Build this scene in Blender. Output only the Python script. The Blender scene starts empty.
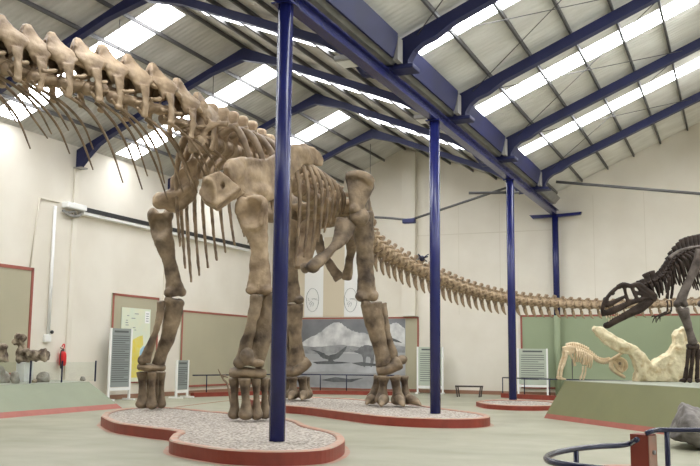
import bpy, bmesh, math, random
from mathutils import Vector, Matrix, noise

random.seed(7)
scn = bpy.context.scene
COL = scn.collection
V = Vector

# ------------------------------------------------------------------ camera
F, CX, CY, EYE = 900.0, 350.0, 233.0, 1.6
TH, YA, RO = math.radians(7.8), math.radians(23.26), math.radians(.57)
fw = V((-math.sin(YA)*math.cos(TH), math.cos(YA)*math.cos(TH), math.sin(TH)))
r0 = V((math.cos(YA), math.sin(YA), 0)); u0 = r0.cross(fw)
rt = r0*math.cos(RO) + u0*math.sin(RO); up = -r0*math.sin(RO) + u0*math.cos(RO)
C0 = V((0, 0, EYE))
def ray(x, y): return fw + rt*((x-CX)/F) + up*((CY-y)/F)
def at(x, y, d): return C0 + ray(x, y)*d                 # surveyed point at a known distance
def atz(x, y, z): r = ray(x, y); return C0 + r*((z-EYE)/r.z)
def atx(x, y, X): r = ray(x, y); return C0 + r*(X/r.x)
def aty(x, y, Y): r = ray(x, y); return C0 + r*(Y/r.y)

cam = bpy.data.cameras.new('camera'); co = bpy.data.objects.new('camera', cam); COL.objects.link(co)
co.matrix_world = Matrix.Translation(C0) @ Matrix((rt, up, -fw)).transposed().to_4x4()
cam.sensor_fit = 'HORIZONTAL'; cam.sensor_width = 36; cam.lens = F/700*36
cam.clip_end = 200; scn.camera = co

# ------------------------------------------------------------------ materials
def mat(name, col, rough=.6, var=.0, vscale=3., bump=0., bscale=20., col2=None, metal=0., detail=6., emit=0., thr=None, spec=.5, coat=0):
    m = bpy.data.materials.new(name); m.use_nodes = True
    nt = m.node_tree; b = nt.nodes['Principled BSDF']
    b.inputs['Base Color'].default_value = (*col, 1); b.inputs['Roughness'].default_value = rough
    b.inputs['Metallic'].default_value = metal; b.inputs['Specular IOR Level'].default_value = spec
    tc = nt.nodes.new('ShaderNodeTexCoord')
    if col2 is None and var: col2 = tuple(c*(1-var) for c in col)
    if col2:
        n = nt.nodes.new('ShaderNodeTexNoise'); n.inputs['Scale'].default_value = vscale; n.inputs['Detail'].default_value = detail
        nt.links.new(tc.outputs['Object'], n.inputs['Vector'])
        r = nt.nodes.new('ShaderNodeValToRGB')
        lo, hi = thr or (.32, .68)
        r.color_ramp.elements[0].position = lo; r.color_ramp.elements[1].position = hi
        r.color_ramp.elements[0].color = (*col2, 1); r.color_ramp.elements[1].color = (*col, 1)
        nt.links.new(n.outputs['Fac'], r.inputs['Fac']); nt.links.new(r.outputs['Color'], b.inputs['Base Color'])
    if bump:
        n2 = nt.nodes.new('ShaderNodeTexNoise'); n2.inputs['Scale'].default_value = bscale; n2.inputs['Detail'].default_value = 5
        nt.links.new(tc.outputs['Object'], n2.inputs['Vector'])
        bp = nt.nodes.new('ShaderNodeBump'); bp.inputs['Strength'].default_value = bump; bp.inputs['Distance'].default_value = .03
        nt.links.new(n2.outputs['Fac'], bp.inputs['Height']); nt.links.new(bp.outputs['Normal'], b.inputs['Normal'])
    if emit:
        b.inputs['Emission Color'].default_value = (*col, 1); b.inputs['Emission Strength'].default_value = emit
    return m

M = {}
M['bone'] = mat('fossil_cast_tan', (.46, .34, .215), .6, col2=(.13, .08, .043), vscale=2.4, bump=.7, bscale=11, detail=10, thr=(.3, .62))
M['bone_leg'] = mat('fossil_cast_grey_brown', (.33, .245, .155), .6, col2=(.055, .035, .021), vscale=2.2, bump=.7, bscale=11, detail=10, thr=(.34, .64))
M['bone_rib'] = mat('fossil_rib_tan', (.33, .235, .14), .6, col2=(.11, .07, .038), vscale=3, bump=.3, bscale=20)
M['bone_dark'] = mat('dark_brown_cast', (.052, .034, .025), .6, col2=(.016, .010, .007), spec=.25, vscale=5, bump=.4, bscale=25)
M['bone_dark_leg'] = mat('dark_grey_cast', (.17, .14, .12), .6, col2=(.045, .034, .027), spec=.3, vscale=4, bump=.3, bscale=25)
M['bone_white'] = mat('pale_cast', (.78, .66, .47), .7, col2=(.62, .46, .28), vscale=9, bump=.3, bscale=30)
M['cream'] = mat('cream_fossil_cast', (.76, .67, .45), .75, col2=(.50, .37, .19), vscale=5, bump=1., bscale=12, thr=(.30, .52))
M['fossil'] = mat('grey_brown_fossil', (.40, .33, .24), .8, col2=(.07, .045, .03), vscale=4, bump=.7, bscale=12, thr=(.38, .6))
M['fossil_grey'] = mat('pale_grey_fossil', (.46, .43, .38), .85, col2=(.22, .19, .16), vscale=5, bump=.6, bscale=14)
M['rock'] = mat('grey_rock', (.24, .22, .205), .9, col2=(.075, .066, .06), vscale=2.5, bump=1., bscale=7)
M['blue'] = mat('blue_gloss_paint', (.016, .020, .125), .27, var=.25, vscale=2, bump=.05, bscale=6)
M['blue_roof'] = mat('blue_roof_steel_paint', (.012, .016, .085), .5, var=.35, vscale=1.2)
M['navy'] = mat('navy_rail_paint', (.02, .022, .055), .2)
M['steel_dark'] = mat('dark_grey_steel', (.075, .072, .07), .5)
M['steel_grey'] = mat('galvanised_grey', (.30, .29, .27), .55, var=.25, vscale=2)
M['black'] = mat('black_plastic', (.015, .015, .016), .45)
M['white_paint'] = mat('white_paint', (.85, .85, .83), .4)
M['red_paint'] = mat('oxide_red_paint', (.27, .045, .026), .5, var=.25, vscale=3)
M['red_trim'] = mat('dusty_red_trim', (.36, .105, .075), .6, var=.15, vscale=4)
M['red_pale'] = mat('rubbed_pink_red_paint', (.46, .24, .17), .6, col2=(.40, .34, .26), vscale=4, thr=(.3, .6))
M['red_bright'] = mat('signal_red', (.62, .02, .02), .3)
M['wallpaint'] = None
M['tan'] = mat('tan_paint', (.66, .58, .44), .8)
M['olive'] = mat('olive_panel', (.455, .42, .30), .85, var=.08, vscale=.6)
M['green'] = mat('sage_green_panel', (.335, .395, .255), .85, var=.07, vscale=.5)
M['plinth_green'] = mat('green_plinth_paint', (.178, .178, .078), .55, var=.08, vscale=1.5)
M['plinth_green_pale'] = mat('pale_green_plinth_paint', (.235, .26, .175), .6, var=.08, vscale=1.5)
M['plinth_top'] = mat('grey_plinth_top', (.33, .345, .28), .6, var=.1)
M['gravel'] = mat('grey_gravel', (.56, .50, .43), .95, col2=(.22, .19, .165), vscale=20, bump=1., bscale=28, thr=(.38, .62), detail=2)
M['sign_grey'] = mat('blue_grey_sign_board', (.28, .31, .30), .6)
M['sign_pale'] = mat('pale_grey_sign_board', (.48, .53, .44), .6)
M['ink'] = mat('dark_print', (.10, .11, .11), .7)
M['ink_soft'] = mat('grey_print', (.11, .12, .12), .7)
M['map_base'] = mat('map_paper_pale_green', (.66, .73, .60), .6, col2=(.74, .74, .56), vscale=2)
M['map_yellow'] = mat('map_yellow', (.78, .62, .07), .6, col2=(.72, .66, .22), vscale=5)
M['map_blue'] = mat('map_blue', (.32, .55, .72), .6)
M['wood'] = mat('dark_bench_wood', (.05, .038, .03), .5)
M['floor_line'] = mat('brown_red_floor_line', (.30, .16, .10), .6)
M['twig'] = mat('dry_brown_twig', (.22, .16, .11), .8)

def node_mat(name): 
    m = bpy.data.materials.new(name); m.use_nodes = True
    return m, m.node_tree, m.node_tree.nodes['Principled BSDF'], m.node_tree.nodes, m.node_tree.links
# painted concrete panel wall with faint joints
m, nt, b, N, L = node_mat('cream_wall_paint')
tc = N.new('ShaderNodeTexCoord'); mp = N.new('ShaderNodeMapping'); L.new(tc.outputs['Generated'], mp.inputs['Vector'])
nz = N.new('ShaderNodeTexNoise'); nz.inputs['Scale'].default_value = .6; nz.inputs['Detail'].default_value = 4
L.new(tc.outputs['Object'], nz.inputs['Vector'])
rp = N.new('ShaderNodeValToRGB'); rp.color_ramp.elements[0].color = (.72, .67, .575, 1); rp.color_ramp.elements[1].color = (.78, .735, .645, 1)
rp.color_ramp.elements[0].position = .35; rp.color_ramp.elements[1].position = .65
L.new(nz.outputs['Fac'], rp.inputs['Fac']); L.new(rp.outputs['Color'], b.inputs['Base Color']); b.inputs['Roughness'].default_value = .8
M['wallpaint'] = m
M['wall_joint'] = mat('wall_joint', (.66, .61, .51), .85)
# floor: greenish polished cement with worn patches
m, nt, b, N, L = node_mat('green_grey_cement_floor')
tc = N.new('ShaderNodeTexCoord')
nz = N.new('ShaderNodeTexNoise'); nz.inputs['Scale'].default_value = .35; nz.inputs['Detail'].default_value = 7; nz.inputs['Roughness'].default_value = .6
mp = N.new('ShaderNodeMapping'); mp.inputs['Scale'].default_value = (.6, 1.6, 1); mp.inputs['Rotation'].default_value = (0, 0, .5)
L.new(tc.outputs['Object'], mp.inputs['Vector']); L.new(mp.outputs['Vector'], nz.inputs['Vector'])
rp = N.new('ShaderNodeValToRGB'); rp.color_ramp.elements[0].position = .35; rp.color_ramp.elements[1].position = .66
rp.color_ramp.elements[0].color = (.27, .265, .187, 1); rp.color_ramp.elements[1].color = (.355, .345, .265, 1)
L.new(nz.outputs['Fac'], rp.inputs['Fac']); L.new(rp.outputs['Color'], b.inputs['Base Color'])
n2 = N.new('ShaderNodeTexNoise'); n2.inputs['Scale'].default_value = 1.2; n2.inputs['Detail'].default_value = 5
L.new(tc.outputs['Object'], n2.inputs['Vector'])
mr = N.new('ShaderNodeMapRange'); mr.inputs['To Min'].default_value = .32; mr.inputs['To Max'].default_value = .6
L.new(n2.outputs['Fac'], mr.inputs['Value']); L.new(mr.outputs['Result'], b.inputs['Roughness'])
b.inputs['Specular IOR Level'].default_value = .35
M['floor'] = m
# corrugated fibre cement roof sheet (ribs run down the slope, so they repeat along Y)
m, nt, b, N, L = node_mat('corrugated_roof_sheet')
tc = N.new('ShaderNodeTexCoord')
wv = N.new('ShaderNodeTexWave'); wv.bands_direction = 'Y'; wv.inputs['Scale'].default_value = 1.55; wv.inputs['Distortion'].default_value = 0
L.new(tc.outputs['Object'], wv.inputs['Vector'])
bp = N.new('ShaderNodeBump'); bp.inputs['Strength'].default_value = .35; bp.inputs['Distance'].default_value = .05
L.new(wv.outputs['Fac'], bp.inputs['Height']); L.new(bp.outputs['Normal'], b.inputs['Normal'])
nz = N.new('ShaderNodeTexNoise'); nz.inputs['Scale'].default_value = 1.1; nz.inputs['Detail'].default_value = 8; nz.inputs['Roughness'].default_value = .65
mp = N.new('ShaderNodeMapping'); mp.inputs['Scale'].default_value = (.35, 1.4, 1)
L.new(tc.outputs['Object'], mp.inputs['Vector']); L.new(mp.outputs['Vector'], nz.inputs['Vector'])
rp = N.new('ShaderNodeValToRGB'); rp.color_ramp.elements[0].position = .3; rp.color_ramp.elements[1].position = .62
rp.color_ramp.elements[0].color = (.40, .387, .36, 1); rp.color_ramp.elements[1].color = (.585, .575, .545, 1)
L.new(nz.outputs['Fac'], rp.inputs['Fac']); L.new(rp.outputs['Color'], b.inputs['Base Color']); b.inputs['Roughness'].default_value = .85
M['roof'] = m
m = m.copy(); m.name = 'daylit_pale_roof_sheet'; M['roof_daylit'] = m  # same sheet; the right roof's stronger daylight is put into a paler colour
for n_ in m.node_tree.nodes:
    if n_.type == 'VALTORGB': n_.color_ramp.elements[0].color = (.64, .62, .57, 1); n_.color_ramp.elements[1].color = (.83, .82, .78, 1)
# translucent skylight sheet: it gives off the daylight that falls on it from outside
SKY_E = 13.0
m = bpy.data.materials.new('translucent_skylight_sheet'); m.use_nodes = True; nt = m.node_tree; N = nt.nodes; L = nt.links
for n in list(N): N.remove(n)
em = N.new('ShaderNodeEmission'); em.inputs['Color'].default_value = (.96, .98, 1, 1); em.inputs['Strength'].default_value = SKY_E
ou = N.new('ShaderNodeOutputMaterial'); L.new(em.outputs[0], ou.inputs[0]); M['skylight'] = m
# glass
m = bpy.data.materials.new('clear_glass'); m.use_nodes = True; nt = m.node_tree; N = nt.nodes; L = nt.links
for n in list(N): N.remove(n)
tr = N.new('ShaderNodeBsdfTransparent'); tr.inputs['Color'].default_value = (.965, .985, .975, 1)
gl = N.new('ShaderNodeBsdfGlossy'); gl.inputs['Roughness'].default_value = .05
mx = N.new('ShaderNodeMixShader'); mx.inputs[0].default_value = .05
ou = N.new('ShaderNodeOutputMaterial'); L.new(tr.outputs[0], mx.inputs[1]); L.new(gl.outputs[0], mx.inputs[2]); L.new(mx.outputs[0], ou.inputs[0])
M['glass'] = m
# mural: black and white desert print (sky, cloud bank, plain) - printed picture
m, nt, b, N, L = node_mat('black_and_white_landscape_print')
tc = N.new('ShaderNodeTexCoord'); sp = N.new('ShaderNodeSeparateXYZ'); L.new(tc.outputs['Generated'], sp.inputs[0])
nz = N.new('ShaderNodeTexNoise'); nz.inputs['Scale'].default_value = 3.2; nz.inputs['Detail'].default_value = 8; nz.inputs['Roughness'].default_value = .62
mp = N.new('ShaderNodeMapping'); mp.inputs['Scale'].default_value = (2.2, 1, 1.3); L.new(tc.outputs['Generated'], mp.inputs[0]); L.new(mp.outputs[0], nz.inputs['Vector'])
ma = N.new('ShaderNodeMath'); ma.operation = 'MULTIPLY_ADD'; ma.inputs[1].default_value = .36; L.new(nz.outputs['Fac'], ma.inputs[0]); L.new(sp.outputs['Z'], ma.inputs[2])
rp = N.new('ShaderNodeValToRGB'); cr = rp.color_ramp
for e_ in list(cr.elements)[1:]: cr.elements.remove(e_)
stops = [(.0, .34), (.12, .42), (.22, .30), (.34, .40), (.5, .44), (.7, .4), (1.0, .4)]
cr.elements[0].position = stops[0][0]; cr.elements[0].color = (*[stops[0][1]]*3, 1)
for p_, v_ in stops[1:]:
    e_ = cr.elements.new(p_); e_.color = (v_*.96, v_*.97, v_, 1)
mr = N.new('ShaderNodeMath'); mr.operation = 'MULTIPLY'; mr.inputs[1].default_value = .85; L.new(ma.outputs[0], mr.inputs[0])
L.new(mr.outputs[0], rp.inputs['Fac']); L.new(rp.outputs['Color'], b.inputs['Base Color']); b.inputs['Roughness'].default_value = .5
M['mural'] = m
M['mural_sky'] = mat('dark_grey_sky_print', (.17, .175, .19), .5, col2=(.24, .245, .26), vscale=1.2)
M['mural_cloud'] = mat('pale_cloud_print', (.74, .74, .73), .5, col2=(.42, .42, .43), vscale=1.6, detail=9, thr=(.35, .6))
M['mural_mid'] = mat('mid_grey_print', (.42, .425, .43), .5, col2=(.24, .24, .25), vscale=2.5, detail=9)
M['mural_pale'] = mat('pale_grey_print', (.52, .53, .55), .5, col2=(.36, .365, .38), vscale=1.5, detail=9)
M['mural_beast'] = mat('grey_beast_print', (.22, .225, .23), .5, col2=(.13, .13, .14), vscale=4)
M['mural_dark'] = mat('dark_grey_print', (.07, .075, .08), .55, col2=(.16, .165, .17), vscale=3)

# ------------------------------------------------------------------ object helpers
WL = {}
def props(o, label=None, cat=None, group=None, kind=None):
    if label: o['label'] = label
    if cat: o['category'] = cat
    if group: o['group'] = group
    if kind: o['kind'] = kind
    return o
def thing(name, loc, label, cat, group=None):
    o = bpy.data.objects.new(name, None); COL.objects.link(o); o.location = loc; o.empty_display_size = .2
    WL[o.name] = V(loc); return props(o, label, cat, group)
def link_mesh(name, me, material, parent=None, loc=None, rot=None, scale=None):
    o = bpy.data.objects.new(name, me); COL.objects.link(o)
    if material is not None and len(me.materials) == 0: me.materials.append(material)
    if loc is None:                                     # mesh is in world space: recentre
        lo = V((1e9,)*3); hi = V((-1e9,)*3)
        for v in me.vertices:
            for k in range(3): lo[k] = min(lo[k], v.co[k]); hi[k] = max(hi[k], v.co[k])
        loc = (lo+hi)/2; loc.z = lo.z
        me.transform(Matrix.Translation(-loc))
    WL[o.name] = V(loc)
    if parent is not None:
        o.parent = parent; o.location = V(loc) - WL[parent.name]
    else: o.location = loc
    if rot is not None: o.rotation_euler = rot
    if scale is not None: o.scale = scale
    return o
def smooth(me, on=True):
    me.polygons.foreach_set('use_smooth', [on]*len(me.polygons)); me.update()
def to_mesh(bm, name, sm=False):
    bmesh.ops.recalc_face_normals(bm, faces=bm.faces)
    me = bpy.data.meshes.new(name); bm.to_mesh(me); bm.free()
    if sm: smooth(me)
    return me
def obj(name, bm, material, parent=None, sm=False, **k):
    return link_mesh(name, to_mesh(bm, name, sm), material, parent, **k)
def structure(name, bm, material):
    return props(obj(name, bm, material), kind='structure')

def catmull(pts, n):
    P = [V(p) for p in pts]
    if len(P) == 2: return [P[0].lerp(P[1], i/n) for i in range(n+1)]
    out = []; seg = len(P)-1
    for i in range(n+1):
        t = i/n*seg; k = min(int(t), seg-1); u = t-k
        a = P[k-1] if k > 0 else P[0]*2-P[1]; b_, c = P[k], P[k+1]; d = P[k+2] if k+2 < len(P) else P[-1]*2-P[-2]
        out.append(.5*((2*b_)+(c-a)*u+(2*a-5*b_+4*c-d)*u*u+(3*b_-a-3*c+d)*u**3))
    return out
def interp(vals, n):
    if not isinstance(vals, (list, tuple)): return [vals]*(n+1)
    return [v.x for v in catmull([(v, 0, 0) for v in vals], n)]
def sweep(bm, pts, ra, rb=None, side=(1, 0, 0), n=None, k=10, cap=True):
    """tube through pts with an elliptical section: ra along side, rb across it"""
    n = n or max(2, (len(pts)-1)*5)
    P = catmull(pts, n); A = interp(ra, n); B = interp(rb if rb is not None else ra, n)
    side = V(side); rings = []
    for i in range(n+1):
        t = (P[min(i+1, n)]-P[max(i-1, 0)]).normalized()
        s = side - t*side.dot(t)
        if s.length < 1e-3: s = t.orthogonal()
        s.normalize(); w = t.cross(s)
        rings.append([bm.verts.new(P[i]+s*(A[i]*math.cos(a))+w*(B[i]*math.sin(a))) for a in [2*math.pi*j/k for j in range(k)]])
    for i in range(n):
        for j in range(k): bm.faces.new((rings[i][j], rings[i][(j+1) % k], rings[i+1][(j+1) % k], rings[i+1][j]))
    if cap:
        bm.faces.new(list(reversed(rings[0]))); bm.faces.new(rings[-1])
def ell(bm, c, r, rot=None, seg=14):
    r = (r, r, r) if not isinstance(r, (tuple, list)) else r
    mtx = Matrix.Translation(V(c)) @ (rot.to_4x4() if rot else Matrix()) @ Matrix.Diagonal((*r, 1))
    bmesh.ops.create_uvsphere(bm, u_segments=seg, v_segments=max(6, seg//2+1), radius=1, matrix=mtx)
def box(bm, lo, hi):
    lo, hi = V(lo), V(hi)
    bmesh.ops.create_cube(bm, size=1, matrix=Matrix.Translation((lo+hi)/2) @ Matrix.Diagonal((*(hi-lo), 1)))
def bar(bm, a, b_, w, h, upv=(0, 0, 1)):
    """rectangular bar from a to b"""
    a, b_ = V(a), V(b_); t = (b_-a).normalized(); s = t.cross(V(upv))
    if s.length < 1e-4: s = t.orthogonal()
    s.normalize(); u = s.cross(t)
    vs = [bm.verts.new(p+s*(i*w/2)+u*(j*h/2)) for p in (a, b_) for i, j in ((-1, -1), (1, -1), (1, 1), (-1, 1))]
    for f in ((3, 2, 1, 0), (4, 5, 6, 7), (0, 1, 5, 4), (1, 2, 6, 5), (2, 3, 7, 6), (3, 0, 4, 7)): bm.faces.new([vs[i] for i in f])
def prism(bm, poly, off):
    """closed polygon of 3D points extruded by the vector off"""
    off = V(off); A = [bm.verts.new(V(p)-off/2) for p in poly]; B = [bm.verts.new(V(p)+off/2) for p in poly]
    n = len(poly); bm.faces.new(A); bm.faces.new(list(reversed(B)))
    for i in range(n): bm.faces.new((A[i], B[i], B[(i+1) % n], A[(i+1) % n]))
def bevel(bm, w, seg=2):
    bmesh.ops.bevel(bm, geom=[e for e in bm.edges if len(e.link_faces) == 2 and e.calc_face_angle(0) > .5], offset=w, segments=seg, affect='EDGES', profile=.5)
SEED = [0]
def organic(bm, name, vox=.04, sm=4, amp=.02, freq=3.):
    """fuse overlapping closed shells into one bone surface"""
    for f in list(bm.faces):
        if len(f.verts) > 4: bmesh.ops.triangulate(bm, faces=[f])
    bmesh.ops.recalc_face_normals(bm, faces=bm.faces)
    me = bpy.data.meshes.new('t'); bm.to_mesh(me); bm.free()
    o = bpy.data.objects.new('t', me); COL.objects.link(o)
    r = o.modifiers.new('r', 'REMESH'); r.mode = 'VOXEL'; r.voxel_size = vox
    s = o.modifiers.new('s', 'SMOOTH'); s.iterations = sm; s.factor = .5
    dg = bpy.context.evaluated_depsgraph_get()
    m2 = bpy.data.meshes.new_from_object(o.evaluated_get(dg)); m2.name = name
    bpy.data.objects.remove(o); bpy.data.meshes.remove(me)
    SEED[0] += 1; sh = V((SEED[0]*3.7, SEED[0]*1.3, 0))
    if amp:
        nr = [v.normal.copy() for v in m2.vertices]
        for v, nn in zip(m2.vertices, nr):
            v.co += nn*amp*(noise.noise(v.co*freq+sh)+.5*noise.noise(v.co*freq*2.3+sh))
    smooth(m2); m2.update()
    return m2
def bone(name, bm, material, parent, vox=.04, sm=4, amp=.02, freq=3., dents=()):
    me = organic(bm, name, vox, sm, amp, freq)
    for c, r, dep, dr in dents:                         # hollows pressed into one face of the bone
        nr = [v.normal.dot(dr) for v in me.vertices]
        for v, k in zip(me.vertices, nr):
            q = v.co-c; e = (q.x*q.x+q.y*q.y+(q.z*.8)**2)/(r*r)
            if e < 1.5 and k < .25: v.co += dr*(dep*math.exp(-e*e*1.6))
    me.update(); return link_mesh(name, me, material, parent)

# ------------------------------------------------------------------ building shell
XL, XR, YE, YF = -20.5, 6.2, 39.3, -3.0
RIDGE_X, RIDGE_Z, EAVE_Z, VAL_X = -14.05, 11.42, 8.62, -7.3
def zL(x): return EAVE_Z + (x-XL)*(RIDGE_Z-EAVE_Z)/(RIDGE_X-XL)
def zR(x): return RIDGE_Z + (x-RIDGE_X)*(8.72-RIDGE_Z)/(VAL_X-RIDGE_X)
def z2(x): return 8.74 + .43*(x-VAL_X)
R2X = -.55
def z2b(x): return z2(R2X) - .43*(x-R2X)

bm = bmesh.new(); box(bm, (XL-.3, YF-6, -.2), (XR+.3, YE+.3, 0)); structure('floor', bm, M['floor'])
bm = bmesh.new(); box(bm, (XL-.3, YF, 0), (XL, YE+.3, EAVE_Z+.1)); structure('wall_left', bm, M['wallpaint'])
bm = bmesh.new(); box(bm, (XR, YF, 5.2), (XR+.3, YE+.3, z2b(XR)+.1))
for ya, yb in ((YF, 7), (11.5, 20), (24, YE+.3)): box(bm, (XR, ya, 0), (XR+.3, yb, 5.2))
structure('wall_right', bm, M['wallpaint'])
bm = bmesh.new()     # entrance wall behind the viewer with a wide gateway
prism(bm, [(XL, YF-.15, 0), (-4, YF-.15, 0), (-4, YF-.15, 5), (5, YF-.15, 5), (5, YF-.15, 0), (XR, YF-.15, 0), (XR, YF-.15, z2b(XR)+.02), (R2X, YF-.15, z2(R2X)+.02), (VAL_X, YF-.15, 8.7), (RIDGE_X, YF-.15, RIDGE_Z+.02), (XL, YF-.15, EAVE_Z+.02)], (0, .3, 0))
structure('wall_front', bm, M['wallpaint'])
bm = bmesh.new()
prism(bm, [(XL, YE+.15, 0), (XR, YE+.15, 0), (XR, YE+.15, z2b(XR)+.02), (R2X, YE+.15, z2(R2X)+.02), (VAL_X, YE+.15, 8.7), (RIDGE_X, YE+.15, RIDGE_Z+.02), (XL, YE+.15, EAVE_Z+.02)], (0, .3, 0))
structure('wall_back', bm, M['wallpaint'])
# roof sheets (ceiling) with openings for the translucent sheets
SKL = [(8.0, 9.2), (13.6, 14.9), (19.85, 20.98), (25.75, 26.88), (31.95, 33.08)]
SKR = [(7.6, 8.7), (13.4, 14.5), (19.15, 20.25), (25.2, 26.25), (31.0, 32.05)]
def slope(xa, xb, zf, strips, ins, name, wname, wn, rm='roof'):
    """one roof slope: opaque sheets between y strips; returns next window number"""
    bm = bmesh.new()
    def sheet(b, x0, x1, y0, y1, t=.04):
        vs = [b.verts.new((x, y, zf(x)+d)) for d in (0, t) for x, y in ((x0, y0), (x1, y0), (x1, y1), (x0, y1))]
        for f in ((0, 1, 2, 3), (7, 6, 5, 4), (0, 4, 5, 1), (1, 5, 6, 2), (2, 6, 7, 3), (3, 7, 4, 0)): b.faces.new([vs[i] for i in f])
    y = YF
    lo, hi = min(xa, xb), max(xa, xb)
    for a, c in strips:
        sheet(bm, lo, hi, y, a); sheet(bm, lo, lo+ins[0], a, c); sheet(bm, hi-ins[1], hi, a, c); y = c
        w = bmesh.new(); sheet(w, lo+ins[0], hi-ins[1], a, c)
        structure('window_%d' % wn, w, M['skylight']); wn += 1
    sheet(bm, lo, hi, y, YE+.3)
    structure(name, bm, M[rm])
    return wn
wn = slope(XL-.3, RIDGE_X, zL, SKL, (.55, .22), 'ceiling', 'w', 1)
wn = slope(RIDGE_X, VAL_X, zR, SKL, (.5, .9), 'ceiling', 'w', wn)
wn = slope(VAL_X, R2X, z2, SKR, (.35, .1), 'ceiling', 'w', wn, 'roof_daylit')
wn = slope(R2X, XR+.3, z2b, SKR, (.1, .5), 'ceiling', 'w', wn, 'roof_daylit')

# purlins
ORD = ['first', 'second', 'third', 'fourth', 'fifth', 'sixth', 'seventh', 'eighth']
def purlin(x, z, label, group):
    bm = bmesh.new(); box(bm, (x-.03, YF+.1, z-.13), (x+.03, YE-.02, z-.02))
    props(obj('roof_purlin', bm, M['steel_dark']), label, 'roof beam', group)
for i in range(6):
    x = -19.38+i*1.06
    purlin(x, zL(x), 'dark steel purlin under the left roof slope, %s up from the left wall' % ORD[i], 'purlins of the left roof slope')
for i in range(6):
    x = -12.95+i*1.08
    purlin(x, zR(x), 'dark steel purlin under the slope beyond the left ridge, %s down from the ridge' % ORD[i], 'purlins of the middle roof slope')
for i in range(6):
    x = -7.02+i*1.093
    purlin(x, z2(x), 'dark steel purlin under the right roof slope, %s up from the valley gutter' % ORD[i], 'purlins of the right roof slope')

# portal frames
FL = [3.0, 8.4, 13.6, 18.8, 24.0, 29.4, 35.0]
FR = [3.0, 8.2, 13.5, 18.75, 23.45, 28.85, 34.55]
def ibeam_poly(bm, poly, y, t=.16):
    prism(bm, [(x, y, z) for x, z in poly], (0, t, 0))
def rail_along(bm, pts, y, w=.22, h=.03):
    for a, c in zip(pts[:-1], pts[1:]): bar(bm, (a[0], y, a[1]), (c[0], y, c[1]), w, h, (0, 0, 1))
vis = [None, None, 'nearest visible', 'second', 'third', 'fourth', 'farthest']
for i, y in enumerate(FL):
    nm = ['well in front of the near column', 'just before the near column', 'above the near column', 'behind the long neck', 'above the shoulder', 'above the ribs', 'nearest the end wall'][i]
    t = thing('roof_frame', (RIDGE_X, y, 8.0), 'blue painted steel portal frame under the left ridge, %s' % nm, 'roof beam', 'portal frames of the left roof')
    D, d0 = .13, .22
    bm = bmesh.new()
    lo = [(XL+.02, 7.85), (XL+.16, 7.87), (XL+.45, zL(XL+.45)-D-.5), (XL+.9, zL(XL+.9)-D-d0-.06), (XL+1.4, zL(XL+1.4)-D-d0), (RIDGE_X-1.2, zL(RIDGE_X-1.2)-D-d0), (RIDGE_X, RIDGE_Z-D-d0-.18)]
    ibeam_poly(bm, lo+[(RIDGE_X, RIDGE_Z-D), (XL+.02, zL(XL)-D)], y, .12); rail_along(bm, lo, y)
    obj('rafter', bm, M['blue_roof'], t)
    bm = bmesh.new()
    lo = [(RIDGE_X, RIDGE_Z-D-d0-.18), (RIDGE_X+1.2, zR(RIDGE_X+1.2)-D-d0), (VAL_X-1.5, zR(VAL_X-1.5)-D-d0), (VAL_X-.8, zR(VAL_X-.8)-D-d0-.15), (VAL_X-.45, 8.05)]
    ibeam_poly(bm, lo+[(VAL_X-.25, 8.05), (VAL_X-.25, zR(VAL_X-.25)-D), (RIDGE_X, RIDGE_Z-D)], y, .12); rail_along(bm, lo, y)
    obj('rafter', bm, M['blue_roof'], t)
    bm = bmesh.new(); box(bm, (XL+.005, y-.16, 7.83), (XL+.35, y+.16, 7.87)); obj('bracket_plate', bm, M['steel_grey'], t)
for i, y in enumerate(FR):
    nm = ['out in front of the near column', 'just before the near column', 'beside the near column', 'at the top edge of the photo', 'second along from the photo top', 'third along from the photo top', 'nearest the end wall'][i]
    t = thing('roof_frame', (VAL_X+.4, y, 8.2), 'blue steel rafter frame of the right roof with a curved knee, %s' % nm, 'roof beam', 'rafter frames of the right roof')
    D, d0 = .13, .30
    kz = 8.16
    arc = [(VAL_X+.66, kz), (VAL_X+.68, kz+.14), (VAL_X+.80, kz+.34), (VAL_X+1.0, kz+.50), (VAL_X+1.3, z2(VAL_X+1.3)-D-d0-.10), (VAL_X+1.75, z2(VAL_X+1.75)-D-d0), (R2X, z2(R2X)-D-d0)]
    bm = bmesh.new()
    ibeam_poly(bm, [(VAL_X+.1, kz)]+arc+[(R2X, z2(R2X)-D), (VAL_X+.1, z2(VAL_X+.1)-D)], y, .14); rail_along(bm, arc, y, .26)
    obj('rafter', bm, M['blue_roof'], t)
    bm = bmesh.new()
    ibeam_poly(bm, [(R2X, z2(R2X)-D-d0), (XR-.02, z2b(XR)-D-d0), (XR-.02, z2b(XR)-D), (R2X, z2(R2X)-D)], y, .14)
    obj('rafter', bm, M['blue_roof'], t)
    bm = bmesh.new(); box(bm, (VAL_X-.35, y-.26, kz-.10), (VAL_X+.85, y+.26, kz)); bevel(bm, .02); obj('knee_plate', bm, M['blue_roof'], t)

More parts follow.
